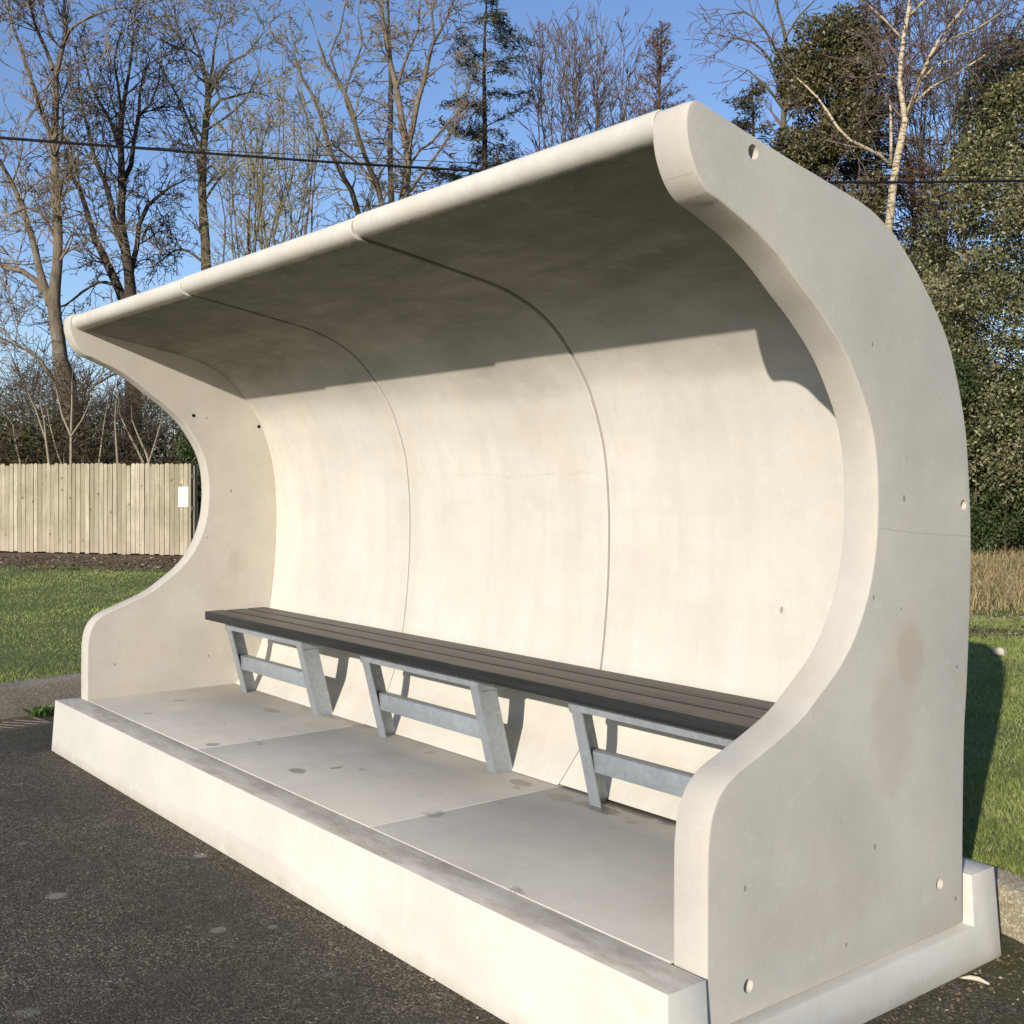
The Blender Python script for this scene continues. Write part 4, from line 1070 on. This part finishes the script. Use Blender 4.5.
for k in range(190):
    u = r.uniform(-160, 345); dd = r.uniform(24.0, 29); z = r.random() ** 1.3 * 2.5; c = at(u, 545, dd); c[2] = GZ + .2 + z; rad = r.uniform(.4, .8)
    lob.append((c, np.array([rad, rad, rad * .8])))
for k in range(80):
    u = r.uniform(345, 900); dd = r.uniform(27, 33); c = at(u, 545, dd); c[2] = GZ + .2 + 2.2 * r.random(); rad = r.uniform(.5, .9); lob.append((c, np.array([rad, rad, rad * .8])))
V, F = leaf_cloud(lob, 90000, .045, 62, shell=.3)
tag(link_mesh('bramble_foliage', np_mesh('bramble_foliage', V, F), M['bramble']), 'dull green bramble and ivy leaves among the brushwood behind the fence', 'brambles', kind='stuff')
# dark hedge in the gap right of the fence end
lob = []
for k in range(46):
    u = r.uniform(188, 270); dd = r.uniform(22.6, 24.2); v = r.uniform(440, 560); lob.append((at(u, v, dd), np.full(3, r.uniform(.3, .5))))
e = empty('evergreen_bush', (*at(225, 545, 23.4)[:2], GZ), 'dark evergreen bush filling the gap at the right end of the wooden fence', 'bush')
V, F = leaf_cloud(lob, 26000, .038, 63); link_mesh('foliage', np_mesh('foliage', V, F), M['hedge'], e)
V, F = tubes([(*(c * np.array([1, 1, 0]) + np.array([0, 0, GZ])), *c, .03, .012) for c, _ in lob[::2]], 5); link_mesh('stems', np_mesh('stems', V, F), M['twig_brown'], e)
PS = par(len0=.7, kids0=.35, max=1, step=.16, up=.12, tipup=.1, jit=.10, kids=.5, ang=(20, 45), rmin=.007)
RS = 1.0
sap = [([[(50, 470, .03), (46, 440, .026), (36, 410, .02), (28, 392, .012)], [(46, 440, .02), (44, 420, .016), (40, 402, .01)]], 'pale sapling leaning left above the fence, in front of the brushwood'),
       [[[(71, 470, .032), (71, 436, .028), (72, 405, .02), (72, 382, .012)], [(71, 436, .024), (62, 415, .02), (56, 388, .012)], [(71, 436, .02), (82, 420, .016), (92, 398, .01)]], 'pale sapling with three stems spreading in front of the thick tan trunk'],
       [[[(118, 468, .026), (116, 440, .022), (115, 420, .016), (116, 400, .01)]], 'single thin upright sapling above the middle of the fence'],
       [[[(150, 478, .03), (140, 455, .026), (128, 432, .02), (120, 415, .012)], [(152, 478, .03), (147, 455, .026), (138, 435, .02), (132, 420, .012)], [(148, 465, .022), (156, 440, .018), (162, 418, .01)]], 'pale forked sapling leaning over the fence top near the white notice'],
       [[[(98, 470, .024), (102, 440, .02), (104, 425, .014), (106, 412, .01)]], 'short thin sapling just right of the three stemmed sapling'],
       [[[(22, 470, .024), (16, 445, .02), (13, 425, .014)]], 'short pale sapling nearest the left edge above the fence'],
       [[[(64, 472, .024), (55, 445, .02), (50, 425, .015), (47, 408, .01)]], 'thin leaning sapling between two pale saplings left of the tan trunk']]
for k, (lims, lab) in enumerate(sap):
    t = Tree(200 + k); d = 23.4 + .12 * k
    u0 = lims[0][0][0]; g = at(u0, 545, d); g[2] = GZ
    lims = [list(l) for l in lims]
    for j, l in enumerate(lims):
        pts = px(d, l, 300 + 10 * k + j, .25)
        if j == 0: pts = [(g[0], g[1], GZ, pts[0][3] * 1.3)] + pts
        t.limb(pts, PS, start=.5)
    t.finish('sapling', g, lab, 'sapling', M['sapling'], M['sapling'], 'saplings behind the fence')
# distant belt of bare wood closing the view
S = []
r = np.random.default_rng(71)
for k in range(420):
    u = r.uniform(-600, 1700); d = r.uniform(48, 75); p = at(u, 545, d); p[2] = GZ; h = r.uniform(3.5, 7.5)
    dv = np.array([r.normal() * .08, r.normal() * .08, 1.]); q = p.copy()
    for j in range(5):
        q1 = q + dv * h / 5; S.append((*q, *q1, .09 * (1 - j / 5.5), .09 * (1 - (j + 1) / 5.5)))
        for i_ in range(4):
            w = q1 + np.array([r.normal(), r.normal(), abs(r.normal()) + .5]) * h * .09; S.append((*q1, *w, .03, .012))
            for i2 in range(3):
                w2 = w + np.array([r.normal(), r.normal(), abs(r.normal()) + .3]) * h * .06; S.append((*w, *w2, .014, .008))
        q = q1; dv = dv + r.normal(size=3) * .07
V, F = tubes(S)
tag(link_mesh('distant_wood', np_mesh('distant_wood', V, F), M['twig_brown']), 'far belt of bare woodland behind all the trees', 'woodland', kind='stuff')

# ------------------------------------------------------------------ light, sky, camera
AZ, EL = 27.0, 17.1                        # sun: 27 degrees round from straight in front of the shelter, low winter height
sd = Vector((math.sin(R(AZ)) * math.cos(R(EL)), -math.cos(R(AZ)) * math.cos(R(EL)), math.sin(R(EL))))   # towards the sun
sun = bpy.data.lights.new('sun', 'SUN'); sun.energy = 4.6; sun.angle = R(.5); sun.color = (1, .935, .83)
so = bpy.data.objects.new('sun', sun); col.objects.link(so); so.rotation_euler = sd.to_track_quat('Z', 'Y').to_euler(); so.location = (10, -10, 12)
w = bpy.data.worlds.new('World'); scene.world = w; w.use_nodes = True
nt = w.node_tree; bg = nt.nodes['Background']
sk = nt.nodes.new('ShaderNodeTexSky'); sk.sky_type = 'NISHITA'; sk.sun_disc = False
sk.sun_elevation = R(EL); sk.sun_rotation = math.atan2(sd.x, sd.y)
sk.altitude = 50; sk.air_density = 1.0; sk.dust_density = .3; sk.ozone_density = 2.4
wb = nt.nodes.new('ShaderNodeMix'); wb.data_type = 'RGBA'; wb.blend_type = 'MULTIPLY'; wb.inputs[0].default_value = 1
wb.inputs[7].default_value = (.93, .955, 1.13, 1)                 # the camera's white balance
nt.links.new(sk.outputs[0], wb.inputs[6]); nt.links.new(wb.outputs[2], bg.inputs[0]); bg.inputs[1].default_value = .13

cam = bpy.data.cameras.new('camera'); co = bpy.data.objects.new('camera', cam); col.objects.link(co)
cam.sensor_width = 36; cam.sensor_fit = 'HORIZONTAL'; cam.lens = FPX / 1024 * 36
cam.shift_y = -(512 - CY) / 1024
co.location = CAM; co.rotation_euler = (R(90), 0, YAW)
cam.clip_start = .05; cam.clip_end = 2000
scene.camera = co
scene.render.engine = 'CYCLES'
scene.cycles.max_bounces = 5; scene.cycles.diffuse_bounces = 3; scene.cycles.glossy_bounces = 2; scene.cycles.transmission_bounces = 0
scene.cycles.caustics_reflective = False; scene.cycles.caustics_refractive = False
scene.view_settings.view_transform = 'Standard'; scene.view_settings.look = 'None'
scene.view_settings.exposure = 0.14; scene.view_settings.gamma = 1
